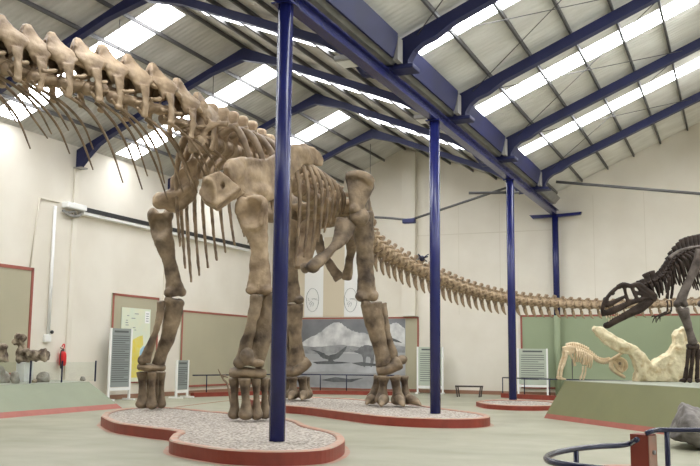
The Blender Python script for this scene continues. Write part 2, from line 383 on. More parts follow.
# valley gutter: grey trapezoid channel with blue side plates before every frame
g = thing('valley_gutter', (VAL_X, 18, 8.1), 'grey trapezoid roof gutter with blue side plates running along the valley', 'gutter')
bm = bmesh.new()
prism(bm, [(VAL_X-.3, 0, 8.2), (VAL_X+.3, 0, 8.2), (VAL_X+.52, 0, 8.45), (VAL_X+.3, 0, 8.70), (VAL_X-.3, 0, 8.70), (VAL_X-.52, 0, 8.45)], (0, 1, 0))
for v in bm.verts: v.co.y = YF+.2 if v.co.y < 0 else YE-.6
obj('gutter_channel', bm, M['steel_grey'], g)
for i, (a, c) in enumerate(zip(FR[:-1], FR[1:])):
    bm = bmesh.new(); X = VAL_X+.56
    prism(bm, [(X, a+.25, 8.72), (X, c-.7, 8.72), (X, c-.5, 8.45), (X, c-.62, 8.2), (X, a+.25, 8.2)], (.05, 0, 0))
    for v in bm.verts: v.co.x += (8.46-v.co.z)*-.25
    obj('side_plate', bm, M['blue_roof'], g)
    bm = bmesh.new(); box(bm, (VAL_X+.5, c-.62, 8.15), (VAL_X+.62, c-.3, 8.7)); obj('joint_sleeve', bm, M['steel_grey'], g)

# columns and the beam on them
CXX, CYS = -7.08, [13.5, 22.02, 30.54, 39.0]
PZ = [.2, .2, .2, 0]
clab = ['tall blue steel column in front of the skeleton, rising from the near gravel island', 'blue steel column standing beside the hind foot on the second island',
        'blue steel column on the small low island past the bench', 'farthest blue steel column against the end wall, pale green at its foot']
for i, y in enumerate(CYS):
    t = thing('column', (CXX, y, PZ[i]), clab[i], 'column', 'blue columns under the long beam')
    w = .125
    bm = bmesh.new()
    z0 = PZ[i] if i < 3 else 3.42
    sweep(bm, [(CXX, y, z0), (CXX, y, 7.74)], w+.01, n=1, k=40)
    sf_ = obj('shaft', bm, M['blue'], t, sm=True)
    for p_ in sf_.data.polygons:
        if len(p_.vertices) > 4: p_.use_smooth = False
    if i == 3:
        bm = bmesh.new(); sweep(bm, [(CXX, y, 0), (CXX, y, 3.42)], w+.01, n=1, k=40); obj('painted_foot', bm, M['green'], t, sm=True)['label'] = 'sage green lower part'
    bm = bmesh.new()
    if i == 3:
        prism(bm, [(CXX-1.1, y, 7.80), (CXX-.95, y, 7.64), (CXX-.2, y, 7.66), (CXX+.2, y, 7.66), (CXX+1.1, y, 7.72), (CXX+1.15, y, 7.84), (CXX+.2, y, 7.8)], (0, .2, 0))
    else: box(bm, (CXX-.19, y-.19, 7.71), (CXX+.19, y+.19, 7.745))
    obj('cap_plate', bm, M['blue'], t)
bm = bmesh.new(); y0, y1 = 1.0, YE-.02
t = thing('roof_beam', (CXX, 20, 7.75), 'long blue grey I-beam carried on the row of columns', 'beam')
box(bm, (CXX-.12, y0, 7.745), (CXX+.12, y1, 7.775)); obj('bottom_flange', bm, M['blue'], t)
bm = bmesh.new(); box(bm, (CXX-.02, y0, 7.775), (CXX+.02, y1, 8.0)); obj('web', bm, M['blue'], t)
bm = bmesh.new(); box(bm, (CXX-.12, y0, 8.0), (CXX+.12, y1, 8.03)); obj('top_flange', bm, M['blue'], t)
for k, (px, py, d, lb) in enumerate(((347, 64, 18.5, 'grey floodlight hanging beside the long beam just beyond the near column'), (424, 121, 23.2, 'grey floodlight hanging beside the long beam next to the second column'))):
    p = atx(px, py, CXX-.42)
    t = thing('floodlight', p, lb, 'lamp', 'floodlights beside the beam')
    bm = bmesh.new(); box(bm, p+V((-.2, -.28, 0)), p+V((.2, .28, .13))); bevel(bm, .03); hs = obj('housing', bm, M['steel_grey'], t)
    bm = bmesh.new(); box(bm, p+V((-.16, -.22, -.012)), p+V((.16, .22, 0))); obj('lens', bm, M['white_paint'], hs)
    bm = bmesh.new(); bar(bm, p+V((.1, 0, .12)), (CXX-.1, p.y, 7.8), .05, .04); obj('bracket', bm, M['steel_dark'], t)

# tension rods
def rod(name, pts, r, m, label, cat='rod', group=None, k=8):
    bm = bmesh.new()
    for a, c in zip(pts[:-1], pts[1:]): sweep(bm, [a, c], r, n=1, k=k, side=(0, 0, 1) if abs((V(c)-V(a)).normalized().z) < .9 else (1, 0, 0))
    return props(obj(name, bm, m, sm=True), label, cat, group)
YT = 35.0
t = thing('tie_rod', (-12.35, YT, 7.2), 'dark tension rod sagging below the left roof with a blue node', 'rod')
bm = bmesh.new(); sweep(bm, [(XL+.15, YT, 7.9), (-14.25, YT, 7.47), (-12.4, YT, 7.25)], .05, n=8, k=8); obj('rod', bm, M['steel_dark'], t, sm=True)
bm = bmesh.new(); sweep(bm, [(-12.3, YT, 7.25), (-7.95, YT, 8.42)], .05, n=2, k=8); obj('rod', bm, M['steel_dark'], t, sm=True)
bm = bmesh.new(); box(bm, (-12.65, YT-.12, 7.1), (-12.1, YT+.12, 7.3)); bevel(bm, .04); obj('node', bm, M['blue_roof'], t)
rod('tie_rod', [(-6.2, FR[-1], 8.36), (-.9, FR[-1], 7.55), (4.5, FR[-1], 8.3)], .055, M['steel_dark'], 'long grey tension rod crossing below the right roof in front of the end wall')
rod('tie_rod', [aty(469, 193, 30.72), aty(519, 192.5, 30.72)], .05, M['steel_dark'], 'short dark horizontal crossarm fixed near the top of the third column')
for i in range(2, 6):
    a, c = FR[i], FR[i+1]
    for s in range(2):
        x0, x1 = (-6.4, -1.2) if s == 0 else (-1.2, -6.4)
        rod('roof_brace', [(x0, a+.1, z2(x0)-.27), (x1, c-.1, z2(x1)-.27)], .012, M['steel_dark'],
            'thin bracing rod, right roof, %s bay, %s' % (['topmost', 'second', 'third', 'farthest'][i-2], 'rising away from the valley' if s == 0 else 'falling back to the valley'), 'rod', 'bracing rods of the right roof', k=5)
for k, (px, y, zt, zb) in enumerate(((118, 19.05, 10.6, 9.0), (214, 24.4, 10.9, 8.6), (371, 35.25, 10.7, 8.6))):
    x = aty(px, 60, y).x
    rod('hanging_cable', [(x, y, zt), (x, y, zb)], .012, M['steel_dark'], ['thin cable hanging from the roof frame behind the long neck', 'thin cable hanging from the roof frame above the shoulder', 'thin cable hanging from the left ridge near the end wall'][k], 'cable', k=5)

# wall fittings ---------------------------------------------------------------
bm = bmesh.new(); box(bm, (-14.15, YE-.3, 3.45), (-13.5, YE, 11.1)); structure('trim_1', bm, M['wallpaint'])
for i, y in enumerate(FL[2:-1]):
    bm = bmesh.new(); box(bm, (XL, y-.11, 0), (XL+.06, y+.11, 7.83)); structure('trim_%d' % (i+2), bm, M['wallpaint'])
n_ = 10
for x in (-11.5, -9.6, -5.5, -3.4, -1.2, .8):
    bm = bmesh.new(); box(bm, (x-.012, YE-.004, 3.5), (x+.012, YE, 8.6)); structure('trim_%d' % n_, bm, M['wall_joint']); n_ += 1
bm = bmesh.new(); box(bm, (-14.15, YE-.012, 7.15), (-7.0, YE, 7.19)); structure('trim_%d' % n_, bm, M['wall_joint'])
bm = bmesh.new(); box(bm, (XL, YE-.05, 0), (XR, YE, .16)); structure('baseboard_back', bm, M['floor_line'])
bm = bmesh.new(); box(bm, (XL, YF, 0), (XL+.05, YE, .16)); structure('baseboard_left', bm, M['floor_line'])

def panel(name, axis, pos, a0, a1, z0, z1, material, label, edge=M['red_trim'], w=.07, sides='ltrb', cat='display board', group=None):
    """display panel fixed on a wall, framed by a painted edge"""
    def P(a, z, d): return (pos+d+.012, a, z) if axis == 'x' else (a, pos-d-.012, z)
    t = thing(name, P((a0+a1)/2, z0, .02), label, cat, group)
    def slab(nm, a, c, za, zb, da, db, m):
        bm = bmesh.new(); p, q = P(a, za, da), P(c, zb, db)
        box(bm, [min(i, j) for i, j in zip(p, q)], [max(i, j) for i, j in zip(p, q)]); return obj(nm, bm, m, t)
    slab('board', a0, a1, z0, z1, .0, .04, material)
    if 't' in sides: slab('edge_strip', a0, a1, z1-w, z1, .04, .06, edge)
    if 'b' in sides: slab('edge_strip', a0, a1, z0, z0+w, .04, .06, edge)
    if 'l' in sides: slab('edge_strip', a0, a0+w, z0, z1, .04, .06, edge)
    if 'r' in sides: slab('edge_strip', a1-w, a1, z0, z1, .04, .06, edge)
    return t, P
panel('display_board', 'x', XL, 16.5, 22.2, .9, 4.28, M['olive'], 'olive wall panel with red edging behind the fossils on the left plinth', w=.1)
tm, PM = panel('display_board', 'x', XL, 26.2, 29.0, .55, 3.76, M['olive'], 'olive red-edged wall panel holding the coloured map', w=.08)
panel('display_board', 'x', XL, 30.6, 38.9, .3, 3.38, M['olive'], 'wide olive wall panel behind the near front foot', w=.08)
panel('display_board', 'y', YE, -8.72, 5.8, .3, 3.46, M['green'], 'sage green red-edged panel along the end wall behind the theropod', w=.08)

# map poster
mp_ = thing('map_poster', (XL+.05, 27.6, .8), 'pale map poster with yellow and blue regions on the olive panel', 'poster')
bm = bmesh.new(); box(bm, (XL+.075, 26.7, .6), (XL+.09, 28.45, 3.28)); sh = obj('sheet', bm, M['map_base'], mp_)
X = XL+.095
bm = bmesh.new(); prism(bm, [(X, 27.05, .75), (X, 27.05, 1.3), (X, 27.2, 1.75), (X, 27.35, 2.1), (X, 27.75, 2.25), (X, 28.0, 2.3), (X, 28.05, 1.95), (X, 27.85, 1.8), (X, 27.8, 1.45), (X, 28.1, 1.35), (X, 28.2, .9), (X, 28.1, .75)], (.006, 0, 0)); obj('yellow_region', bm, M['map_yellow'], sh)
bm = bmesh.new(); prism(bm, [(X, 27.85, 1.4), (X, 27.88, 1.75), (X, 28.1, 1.9), (X, 28.4, 1.85), (X, 28.42, 1.4), (X, 28.2, 1.3)], (.006, 0, 0)); obj('blue_region', bm, M['map_blue'], sh)
bm = bmesh.new(); box(bm, (X-.004, 28.1, 2.75), (X+.003, 28.38, 3.2)); obj('legend_box', bm, M['white_paint'], sh)
for j in range(9):
    yy, zz = random.uniform(26.9, 27.8), 2.38+.085*j
    bm = bmesh.new(); box(bm, (X-.004, yy, zz), (X+.002, yy+random.uniform(.08, .25), zz+.03)); obj('map_lettering', bm, M['sign_grey'], sh)
for j in range(4):
    bm = bmesh.new(); box(bm, (X+.002, 28.16, 2.82+.09*j), (X+.005, 28.32, 2.85+.09*j)); obj('legend_line', bm, M['sign_grey'], sh)

# mural in its olive frame on the end wall
t, PMu = panel('mural', 'y', YE, -19.9, -13.4, .08, 3.42, M['olive'], 'large black and white desert landscape mural in an olive frame with red edge', w=.07, cat='mural')
bm = bmesh.new(); box(bm, (-19.75, YE-.075, .12), (-14.05, YE-.053, 3.34)); PRINT = obj('print', bm, M['mural'], t)
def mural_shape(poly, nm, m='mural_dark', dd=.078, th=.006):
    if len(poly) > 8:                      # soften the outline
        q = [p for p in catmull([(x, y, 0) for x, y in poly]+[(poly[0][0], poly[0][1], 0)], len(poly)*5)[:-1]]
        poly = [(p.x+.5*noise.noise(p*.9), p.y+.9*noise.noise(p*.7+V((9, 0, 0)))) for p in q]
    bm = bmesh.new(); prism(bm, [(max(-19.74, min(-14.06, aty(px, py, YE).x)), YE-dd, min(3.335, aty(px, py, YE).z)) for px, py in poly], (0, th, 0)); obj(nm, bm, M[m], PRINT)
mural_shape([(280, 310), (410, 310), (410, 343), (280, 348)], 'printed_sky', 'mural_sky', .077, .004)
mural_shape([(280, 350), (298, 345), (305, 341), (311.5, 337), (321, 332.6), (326, 328), (330.5, 325), (335, 322.5), (341, 323), (348, 328), (354, 331), (359, 332.6), (366, 333), (373, 336), (381, 333), (389, 326), (393, 323.5), (398, 323), (403, 327), (410, 333), (410, 352), (280, 352)], 'printed_cloud_bank', 'mural_cloud', .079, .004)
mural_shape([(280, 349), (300, 346), (318, 347), (340, 345), (362, 347), (380, 345), (410, 347), (410, 352), (380, 353), (350, 352), (320, 354), (280, 352)], 'printed_haze_band', 'mural_mid', .081, .003)
mural_shape([(280, 362), (310, 360), (345, 363), (378, 361), (410, 364), (410, 370), (372, 373), (330, 371), (280, 374)], 'printed_pale_plain', 'mural_pale', .080, .003)
# plant-like crowns with long leaves, and a browsing animal shape
mural_shape([(311, 349), (322, 352), (328, 355), (336, 354), (343, 349), (347, 346), (346, 350), (339, 358), (334, 360), (336, 363), (328, 363), (329, 360), (323, 358), (318, 353)], 'printed_shrub', dd=.084)
mural_shape([(313, 362), (326, 361), (345, 362), (352, 363), (333, 364), (318, 364)], 'printed_shadow', dd=.085)
mural_shape([(350, 349), (357, 351), (361, 347), (368, 345), (374, 348), (375, 357), (373, 366), (371, 366), (371, 358), (367, 357), (366, 366), (364, 366), (363, 356), (358, 353)], 'printed_animal', 'mural_beast', .084)
mural_shape([(352, 363), (362, 362), (378, 364), (377, 366), (362, 366)], 'printed_shadow', dd=.085)
mural_shape([(386, 341), (393, 338), (398, 340), (403, 343), (397, 342), (393, 341)], 'printed_shrub', dd=.084)
mural_shape([(322, 380), (336, 377), (350, 379), (364, 378), (352, 382), (334, 382)], 'printed_shadow', dd=.084)
# banners above the mural
def banner(x0, x1, z0, z1, m, label, emblem):
    t = thing('wall_banner', ((x0+x1)/2, YE-.03, z0), label, 'banner', None)
    bm = bmesh.new(); box(bm, (x0, YE-.03, z0), (x1, YE-.001, z1)); cl = obj('cloth', bm, m, t)
    if emblem:
        c = aty(emblem[0], emblem[1], YE-.04); rx, rz = .33, .56
        bm = bmesh.new(); sweep(bm, [c+V((rx*math.cos(a), 0, rz*math.sin(a))) for a in [2*math.pi*i/32 for i in range(33)]], .016, .006, side=(0, 1, 0), n=64, k=6); obj('emblem_ring', bm, M['ink'], cl)
        bm = bmesh.new()
        for pts in ([(-.26, .12), (-.2, .05), (-.22, -.02), (-.12, -.04)], [(-.05, .06), (.1, .04), (.3, -.02)], [(-.02, .03), (.08, .07), (.22, .05)],
                    [(-.1, -.32), (-.06, -.18), (.02, -.12), (.06, -.2), (.0, -.3)], [(-.16, -.22), (-.12, -.1), (-.02, -.06)]):
            sweep(bm, [c+V((x, 0, z)) for x, z in pts], .013, .005, side=(0, 1, 0), n=8, k=5)
        obj('emblem_drawing', bm, M['ink'], cl)
zt = 7.3
banner(-19.25, -18.25, 3.46, zt, M['white_paint'], 'white banner with oval emblem above the mural, left of the tan one', (312.5, 300))
banner(-17.15, -16.05, 3.46, zt, M['white_paint'], 'white banner with oval emblem above the mural, beside the near thigh bone', (350.5, 300))
banner(-18.25, -17.15, 3.46, zt, M['tan'], 'plain tan banner between the two white emblem banners', None)
banner(-19.95, -19.25, 3.46, zt, M['tan'], 'plain narrow tan banner left of both white emblem banners', None)

# dark rail with its white housing on the left wall
t = thing('wall_rail', (XL+.2, 29, 6.2), 'long dark rail on a white backing fixed high on the left wall', 'rail')
bm = bmesh.new(); box(bm, (XL+.08, 24.3, 6.40), (XL+.28, 35.8, 6.54)); obj('dark_track', bm, M['black'], t)
bm = bmesh.new(); box(bm, (XL+.0, 24.2, 6.29), (XL+.24, 35.6, 6.39)); obj('white_backing', bm, M['white_paint'], t)
bm = bmesh.new(); box(bm, (XL+.0, 23.35, 6.40), (XL+.3, 24.3, 6.6)); bevel(bm, .03); obj('end_housing', bm, M['white_paint'], t)
bm = bmesh.new(); sweep(bm, [(XL+.12, 23.3, 6.3), (XL+.15, 23.6, 6.18), (XL+.15, 24.0, 6.2), (XL+.12, 24.2, 6.32)], .05, n=10); sweep(bm, [(XL+.15, 23.5, 6.25), (XL+.18, 23.8, 6.32), (XL+.1, 24.0, 6.2)], .04, n=8); obj('cable_bundle', bm, M['steel_grey'], t, sm=True)
# conduits
t = thing('conduit', (XL, 23, 2.0), 'white vertical conduit pipe on the left wall ending in a socket', 'pipe')
bm = bmesh.new(); sweep(bm, [(XL+.06, 23.0, 2.15), (XL+.06, 23.0, 6.4)], .055, n=2, side=(0, 1, 0)); obj('pipe', bm, M['white_paint'], t, sm=True)
bm = bmesh.new(); box(bm, (XL, 22.82, 1.95), (XL+.12, 23.1, 2.2)); bevel(bm, .03); obj('socket_box', bm, M['white_paint'], t)
bm = bmesh.new(); ell(bm, (XL+.12, 23.1, 2.28), .06); obj('plug', bm, M['black'], t, sm=True)
rod('conduit', [(XL+.03, 22.05, 4.3), (XL+.03, 22.3, 6.55), (XL+.03, 23.2, 6.55)], .025, M['wall_joint'], 'thin bent conduit on the left wall beside the white pipe', 'pipe')
# fire extinguisher on the left wall
p = V((XL+.14, 23.65, 1.2))
t = thing('fire_extinguisher', p, 'red fire extinguisher hung on the left wall above the left plinth', 'fire extinguisher')
bm = bmesh.new(); sweep(bm, [p, p+V((0, 0, .08)), p+V((0, 0, .34)), p+V((0, 0, .44)), p+V((0, 0, .48))], [.09, .115, .115, .08, .03], n=16, k=16); obj('cylinder', bm, M['red_bright'], t, sm=True)
bm = bmesh.new(); box(bm, p+V((-.03, -.03, .46)), p+V((.03, .03, .54))); bar(bm, p+V((0, 0, .54)), p+V((.02, -.16, .58)), .03, .02); vh = obj('valve_handle', bm, M['steel_dark'], t)
bm = bmesh.new(); sweep(bm, [p+V((0, -.03, .52)), p+V((.05, -.16, .45)), p+V((.06, -.17, .15)), p+V((.06, -.12, -.08))], [.018, .018, .018, .035], n=14, k=8); obj('hose', bm, M['black'], vh, sm=True)
bm = bmesh.new(); sweep(bm, [p+V((0, 0, .17)), p+V((0, 0, .3))], .117, n=2, k=16); obj('label_band', bm, M['white_paint'], t, sm=True)
bm = bmesh.new(); sweep(bm, [p+V((0, .0, .5)), p+V((.0, .06, .66)), p+V((0, 0, .7)), p+V((0, -.06, .62))], .02, n=10, k=6); obj('hook', bm, M['red_bright'], t, sm=True)

# ------------------------------------------------------------------ plinths and islands
def chamfer_plinth(name, base, top, z, body, toptex, label, stripe_h):
    """sloping-sided plinth with a painted red foot band"""
    t = thing(name, (sum(p[0] for p in base)/len(base), sum(p[1] for p in base)/len(base), 0), label, 'plinth')
    n = len(base); f = stripe_h/z
    def ring(bm, k): return [bm.verts.new((a[0]+(c[0]-a[0])*k, a[1]+(c[1]-a[1])*k, z*k)) for a, c in zip(base, top)]
    for nm, k0, k1, m in (('foot_band', 0, f, M['red_trim']), ('body', f, 1, body)):
        bm = bmesh.new(); A, B = ring(bm, k0), ring(bm, k1)
        bm.faces.new(list(reversed(A))); bm.faces.new(B)
        for i in range(n): bm.faces.new((A[i], A[(i+1) % n], B[(i+1) % n], B[i]))
        obj(nm, bm, m, t)
    bm = bmesh.new(); prism(bm, [(p[0], p[1], z+.006) for p in top], (0, 0, .012)); obj('top_surface', bm, toptex, t)
    return t
dv = V((.64, -.77)); nv = V((.77, .64)); A = V((-4.92, 24.84)); ZR_ = 1.0
base = [A, A+dv*9.5, A+dv*9.5+nv*6, A+nv*6-dv*.2]
T0 = A+nv*.5+dv*.28; T1 = A+nv*.5+dv*9.2
top = [T0, T1, T1+nv*5, T0+nv*5]
chamfer_plinth('display_plinth', base, top, ZR_, M['plinth_green'], M['plinth_top'], 'dark green sloping plinth with red foot band carrying the brown theropod', .12)
base = [(-16.65, 15.0), (-16.95, 22.4), (-20.4, 24.0), (-20.4, 15.0)]
top = [(-17.9, 15.0), (-17.9, 22.0), (-20.4, 22.9), (-20.4, 15.0)]
chamfer_plinth('display_plinth', [V(p) for p in base], [V(p) for p in top], .76, M['plinth_green_pale'], M['plinth_top'], 'pale green sloping plinth by the left wall carrying loose fossils', .13)

def island(pts, h, label, gravel=True, rim=.15):
    P = catmull([(x, y, 0) for x, y in pts]+[(pts[0][0], pts[0][1], 0)], len(pts)*6)[:-1]
    # closed smooth loop
    n = len(P); c = sum(P, V((0, 0, 0)))/n
    t = thing('gravel_island', (c.x, c.y, 0), label, 'island', None)
    area = sum(P[i].x*P[(i+1) % n].y-P[(i+1) % n].x*P[i].y for i in range(n))
    if area < 0: P.reverse()
    def off(d):
        out = []
        for i in range(n):
            tg = (P[(i+1) % n]-P[i-1]).normalized(); nn = V((tg.y, -tg.x, 0)); out.append(P[i]+nn*d)
        return out
    I = off(-rim); bm = bmesh.new()
    rings = [[bm.verts.new(p+V((0, 0, z))) for p in pp] for pp, z in ((P, 0), (P, h-.02), (off(-.02), h), (off(-rim+.02), h), (I, h-.02), (I, 0))]
    for a, b_ in zip(rings, rings[1:]+rings[:1]):
        for i in range(n): bm.faces.new((a[i], a[(i+1) % n], b_[(i+1) % n], b_[i]))
    o = obj('kerb', bm, M['red_paint'], t)
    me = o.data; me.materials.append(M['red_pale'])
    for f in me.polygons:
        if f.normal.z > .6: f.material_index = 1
    bm = bmesh.new(); O = off(.09); O2 = off(.0)
    a = [bm.verts.new(p+V((0, 0, .004))) for p in O]; b_ = [bm.verts.new(p+V((0, 0, .004))) for p in O2]
    for i in range(n): bm.faces.new((a[i], a[(i+1) % n], b_[(i+1) % n], b_[i]))
    obj('paint_smear', bm, M['red_pale'], t)['label'] = 'thin pinkish paint smeared on the floor'
    if gravel:
        bm = bmesh.new(); vs = [bm.verts.new(p+V((0, 0, h-.03))) for p in off(-rim)]
        f = bm.faces.new(vs); bmesh.ops.triangulate(bm, faces=[f])
        for _ in range(3): bmesh.ops.subdivide_edges(bm, edges=[e for e in bm.edges if e.calc_length() > .35], cuts=1); bmesh.ops.triangulate(bm, faces=bm.faces)
        for v in bm.verts:
            if len(v.link_faces) and not v.is_boundary: v.co.z += .02*noise.noise(v.co*2.1)+.012*noise.noise(v.co*7)
        o = obj('gravel_bed', bm, M['gravel'], t, sm=True)
    return t
I1 = [(-13.25, 16.75), (-12.5, 16.0), (-11.7, 15.3), (-10.7, 14.8), (-9.6, 14.3), (-9.15, 13.5), (-8.55, 12.6), (-7.75, 12.1), (-6.95, 11.8), (-6.25, 11.95), (-5.8, 12.5), (-5.9, 13.4), (-6.25, 14.4), (-6.9, 15.5), (-8.0, 16.6), (-8.7, 17.6), (-9.6, 18.5), (-11, 19.2), (-12.4, 19.8), (-13.8, 20.45), (-14.5, 20.2), (-14.6, 19.3), (-14.1, 18)]
island(I1, .22, 'red-kerbed gravel island under the front feet and the near column')
I2 = [(-14.2, 25.3), (-13.0, 24.1), (-11.9, 23.05), (-11.0, 22.6), (-9.5, 21.4), (-7.9, 20.2), (-6.6, 19.95), (-5.7, 20.4), (-5.5, 21.3), (-5.95, 22.4), (-6.8, 23.4), (-7.9, 24.5), (-8.8, 25.6), (-10, 26.6), (-11.4, 27.6), (-13, 28.2), (-14.4, 27.8), (-14.8, 26.4)]
island(I2, .22, 'red-kerbed gravel island under the hind feet and the second column')
I3 = [(-8.1, 29.6), (-7.4, 28.3), (-6.5, 27.8), (-5.7, 28.1), (-5.3, 29.2), (-5.6, 30.6), (-6.3, 31.6), (-7.3, 31.7), (-8.1, 30.9)]
island(I3, .16, 'small low red-kerbed island under the third column')

# thin floor line
bm = bmesh.new()
pts = catmull([(-15.7, 22.6, .004), (-16.1, 24.5, .004), (-16.6, 27.5, .004), (-16.9, 30.5, .004)], 16)
for a, c in zip(pts[:-1], pts[1:]): bar(bm, a, c, .11, .006)
props(obj('floor_stripe', bm, M['floor_line']), 'thin brown red line on the floor behind the front feet', 'floor line')

# kerbed barrier strips along the walls with railings
def kerb_strip(pts, w, h, label):
    bm = bmesh.new(); P = catmull([(x, y, 0) for x, y in pts], len(pts)*4)
    sweep_pts = [p+V((0, 0, h/2)) for p in P]
    for a, c in zip(sweep_pts[:-1], sweep_pts[1:]): bar(bm, a, c, w, h)
    return props(obj('barrier_kerb', bm, M['red_paint']), label, 'kerb', 'kerbs in front of wall displays')
def railing(pts, h, label, zb, posts):
    P = [V((x, y, zb)) for x, y in pts]
    t = thing('railing', P[0], label, 'railing', 'dark railings in front of wall displays')
    C = catmull([p+V((0, 0, h)) for p in P], len(P)*5)
    bm = bmesh.new(); sweep(bm, C, .025, n=len(C)-1, k=8, side=(0, 0, 1)); obj('handrail', bm, M['navy'], t, sm=True)
    for k in posts:
        q = C[min(k, len(C)-1)]
        bm = bmesh.new(); sweep(bm, [(q.x, q.y, zb), (q.x, q.y, zb+h)], .022, n=1, k=8); obj('post', bm, M['navy'], t, sm=True)
kq = atz(192, 397, 0)
kL = [(kq.x, kq.y), (-18.55, 31.6), (-17.8, 33.6), (-16.6, 34.9), (-15.0, 35.4), (-13.3, 35.8)]
kerb_strip(kL, .22, .16, 'long red kerb curving along the left corner in front of the mural')
railing(kL, .66, 'dark thin railing on the kerb in front of the mural', .16, [2, 6, 10, 15, 19, 23, 28])
kR = [(-8.9, 36.6), (-7.6, 35.8), (-6.2, 35.3), (-4.6, 35.0), (-2.5, 34.8)]
kerb_strip(kR, .22, .18, 'short red kerb by the third column in front of the green panel')
railing(kR, .62, 'dark railing in front of the white-framed sign beside the third column', .18, [0, 5, 10, 15, 21])

# bench
p0, p1 = V((-10.75, 36.1, 0)), V((-9.65, 36.35, 0))
t = thing('bench', (p0+p1)/2, 'small dark bench standing alone near the end wall', 'bench')
bm = bmesh.new(); bar(bm, p0+V((0, 0, .43)), p1+V((0, 0, .43)), .34, .06); obj('seat', bm, M['wood'], t)
for s in (.06, .94):
    q = p0.lerp(p1, s); dd = (p1-p0).normalized()*(.06 if s < .5 else -.06)
    for yy in (-.14, .14):
        bm = bmesh.new(); bar(bm, q+V((0, yy, .40)), q+dd*(-1 if False else 1)+V((0, yy, 0)), .045, .045, (0, 1, 0)); obj('leg', bm, M['wood'], t)

# ------------------------------------------------------------------ signs
def stand_sign(c, ang, w, h, z0, board, label, lines, title=True, single=False):
    c = V((c[0], c[1], 0)); u = V((math.cos(ang), math.sin(ang), 0)); nrm = V((u.y, -u.x, 0))
    t = thing('information_sign', c, label, 'sign', 'white framed information signs')
    for s in (-1, 1):
        bm = bmesh.new(); q = c+u*(s*w/2); bar(bm, q, q+V((0, 0, h)), .07, .07, nrm); obj('post', bm, M['white_paint'], t)
        bm = bmesh.new(); bar(bm, q-nrm*-.28+V((0, 0, .03)), q-nrm*.28+V((0, 0, .03)), .1, .06); obj('foot', bm, M['white_paint'], t)
    bm = bmesh.new(); bar(bm, c-u*(w/2)+V((0, 0, z0-.06)), c+u*(w/2)+V((0, 0, z0-.06)), .06, .1); obj('crossbar', bm, M['white_paint'], t)
    bm = bmesh.new(); mid = c+V((0, 0, (z0+h-.05)/2)); bar(bm, c-u*(w/2-.035)+V((0, 0, (z0+h)/2)), c+u*(w/2-.035)+V((0, 0, (z0+h)/2)), .03, h-z0-.02); bd = obj('board', bm, board, t)
    bm = bmesh.new(); zz = h-.12
    if title: bar(bm, c+nrm*.018-u*(w*.34)+V((0, 0, zz)), c+nrm*.018+u*(w*.34)+V((0, 0, zz)), .006, .07); zz -= .16
    for j in range(lines):
        l = w*(.40 if j % 4 < 3 else .2)
        bar(bm, c+nrm*.018-u*(w*.40)+V((0, 0, zz)), c+nrm*.018+u*(l)+V((0, 0, zz)), .006, .026); zz -= (h-z0-.4)/lines
    obj('printed_text', bm, M['ink_soft'], bd)
stand_sign((-19.95, 26.12), math.radians(80), .95, 2.5, .45, M['sign_grey'], 'tall white-framed sign with dense grey text by the left plinth', 22)
q = atz(181.5, 398, 0)
stand_sign((q.x, q.y), math.radians(93), .80, 1.4, .3, M['sign_grey'], 'small white information stand seen nearly edge-on left of the near front foot', 10)
stand_sign((-12.55, 38.3), math.radians(8), 1.12, 2.05, .35, M['sign_pale'], 'white-framed pale sign half hidden behind the second column', 14)
stand_sign((-8.0, 38.2), math.radians(14), 1.2, 2.0, .5, M['sign_pale'], 'white-framed pale sign against the green panel left of the farthest column', 12)

# ------------------------------------------------------------------ the great sauropod skeleton
XM = -11.45                                                # its midline; it faces -Y, tail towards +Y
S = thing('sauropod_skeleton', (-11.2, 21, .22), 'gigantic tan sauropod skeleton mount standing on both gravel islands, tail sweeping right', 'skeleton')
LAT = r0.copy()
def limb(name, pts, ra, rb, ends=(), material='bone_leg', vox=.03, side=LAT, amp=.026, sm=3, parent=S, freq=3.5, dents=()):
    """long bone: swept shaft with extra knobs (point, radii)"""
    bm = bmesh.new(); sweep(bm, pts, ra, rb, side=side, n=len(pts)*5, k=16)
    for c, r in ends: ell(bm, c, r)
    return bone(name, bm, M[material], parent, vox, sm, amp, freq, dents)
def slabbone(name, px, dfun, thick, material='bone', vox=.045, bulges=(), amp=.025, sm=7, X=None, thickdir=None, parent=S):
    P = [dfun(x, y) for x, y in px]
    nrm = V((0, 0, 0)); c = sum(P, V((0, 0, 0)))/len(P)
    for i in range(len(P)): nrm += (P[i]-c).cross(P[(i+1) % len(P)]-c)
    nrm.normalize(); bm = bmesh.new()
    # two-sided lens: rim thin, middle thick
    n = len(P); rings = []
    A = [bm.verts.new(p+nrm*thick*.3) for p in P]; B = [bm.verts.new(p-nrm*thick*.3) for p in P]
    A2 = [bm.verts.new(c+(p-c)*.6+nrm*thick*.5) for p in P]; B2 = [bm.verts.new(c+(p-c)*.6-nrm*thick*.5) for p in P]
    ca, cb = bm.verts.new(c+nrm*thick*.5), bm.verts.new(c-nrm*thick*.5)
    for i in range(n):
        j = (i+1) % n
        bm.faces.new((A[i], A[j], A2[j], A2[i])); bm.faces.new((A2[i], A2[j], ca))
        bm.faces.new((B[j], B[i], B2[i], B2[j])); bm.faces.new((B2[j], B2[i], cb)); bm.faces.new((A[j], A[i], B[i], B[j]))
    for q, r in bulges: ell(bm, q, r)
    return bone(name, bm, M[material], parent, vox, sm, amp)

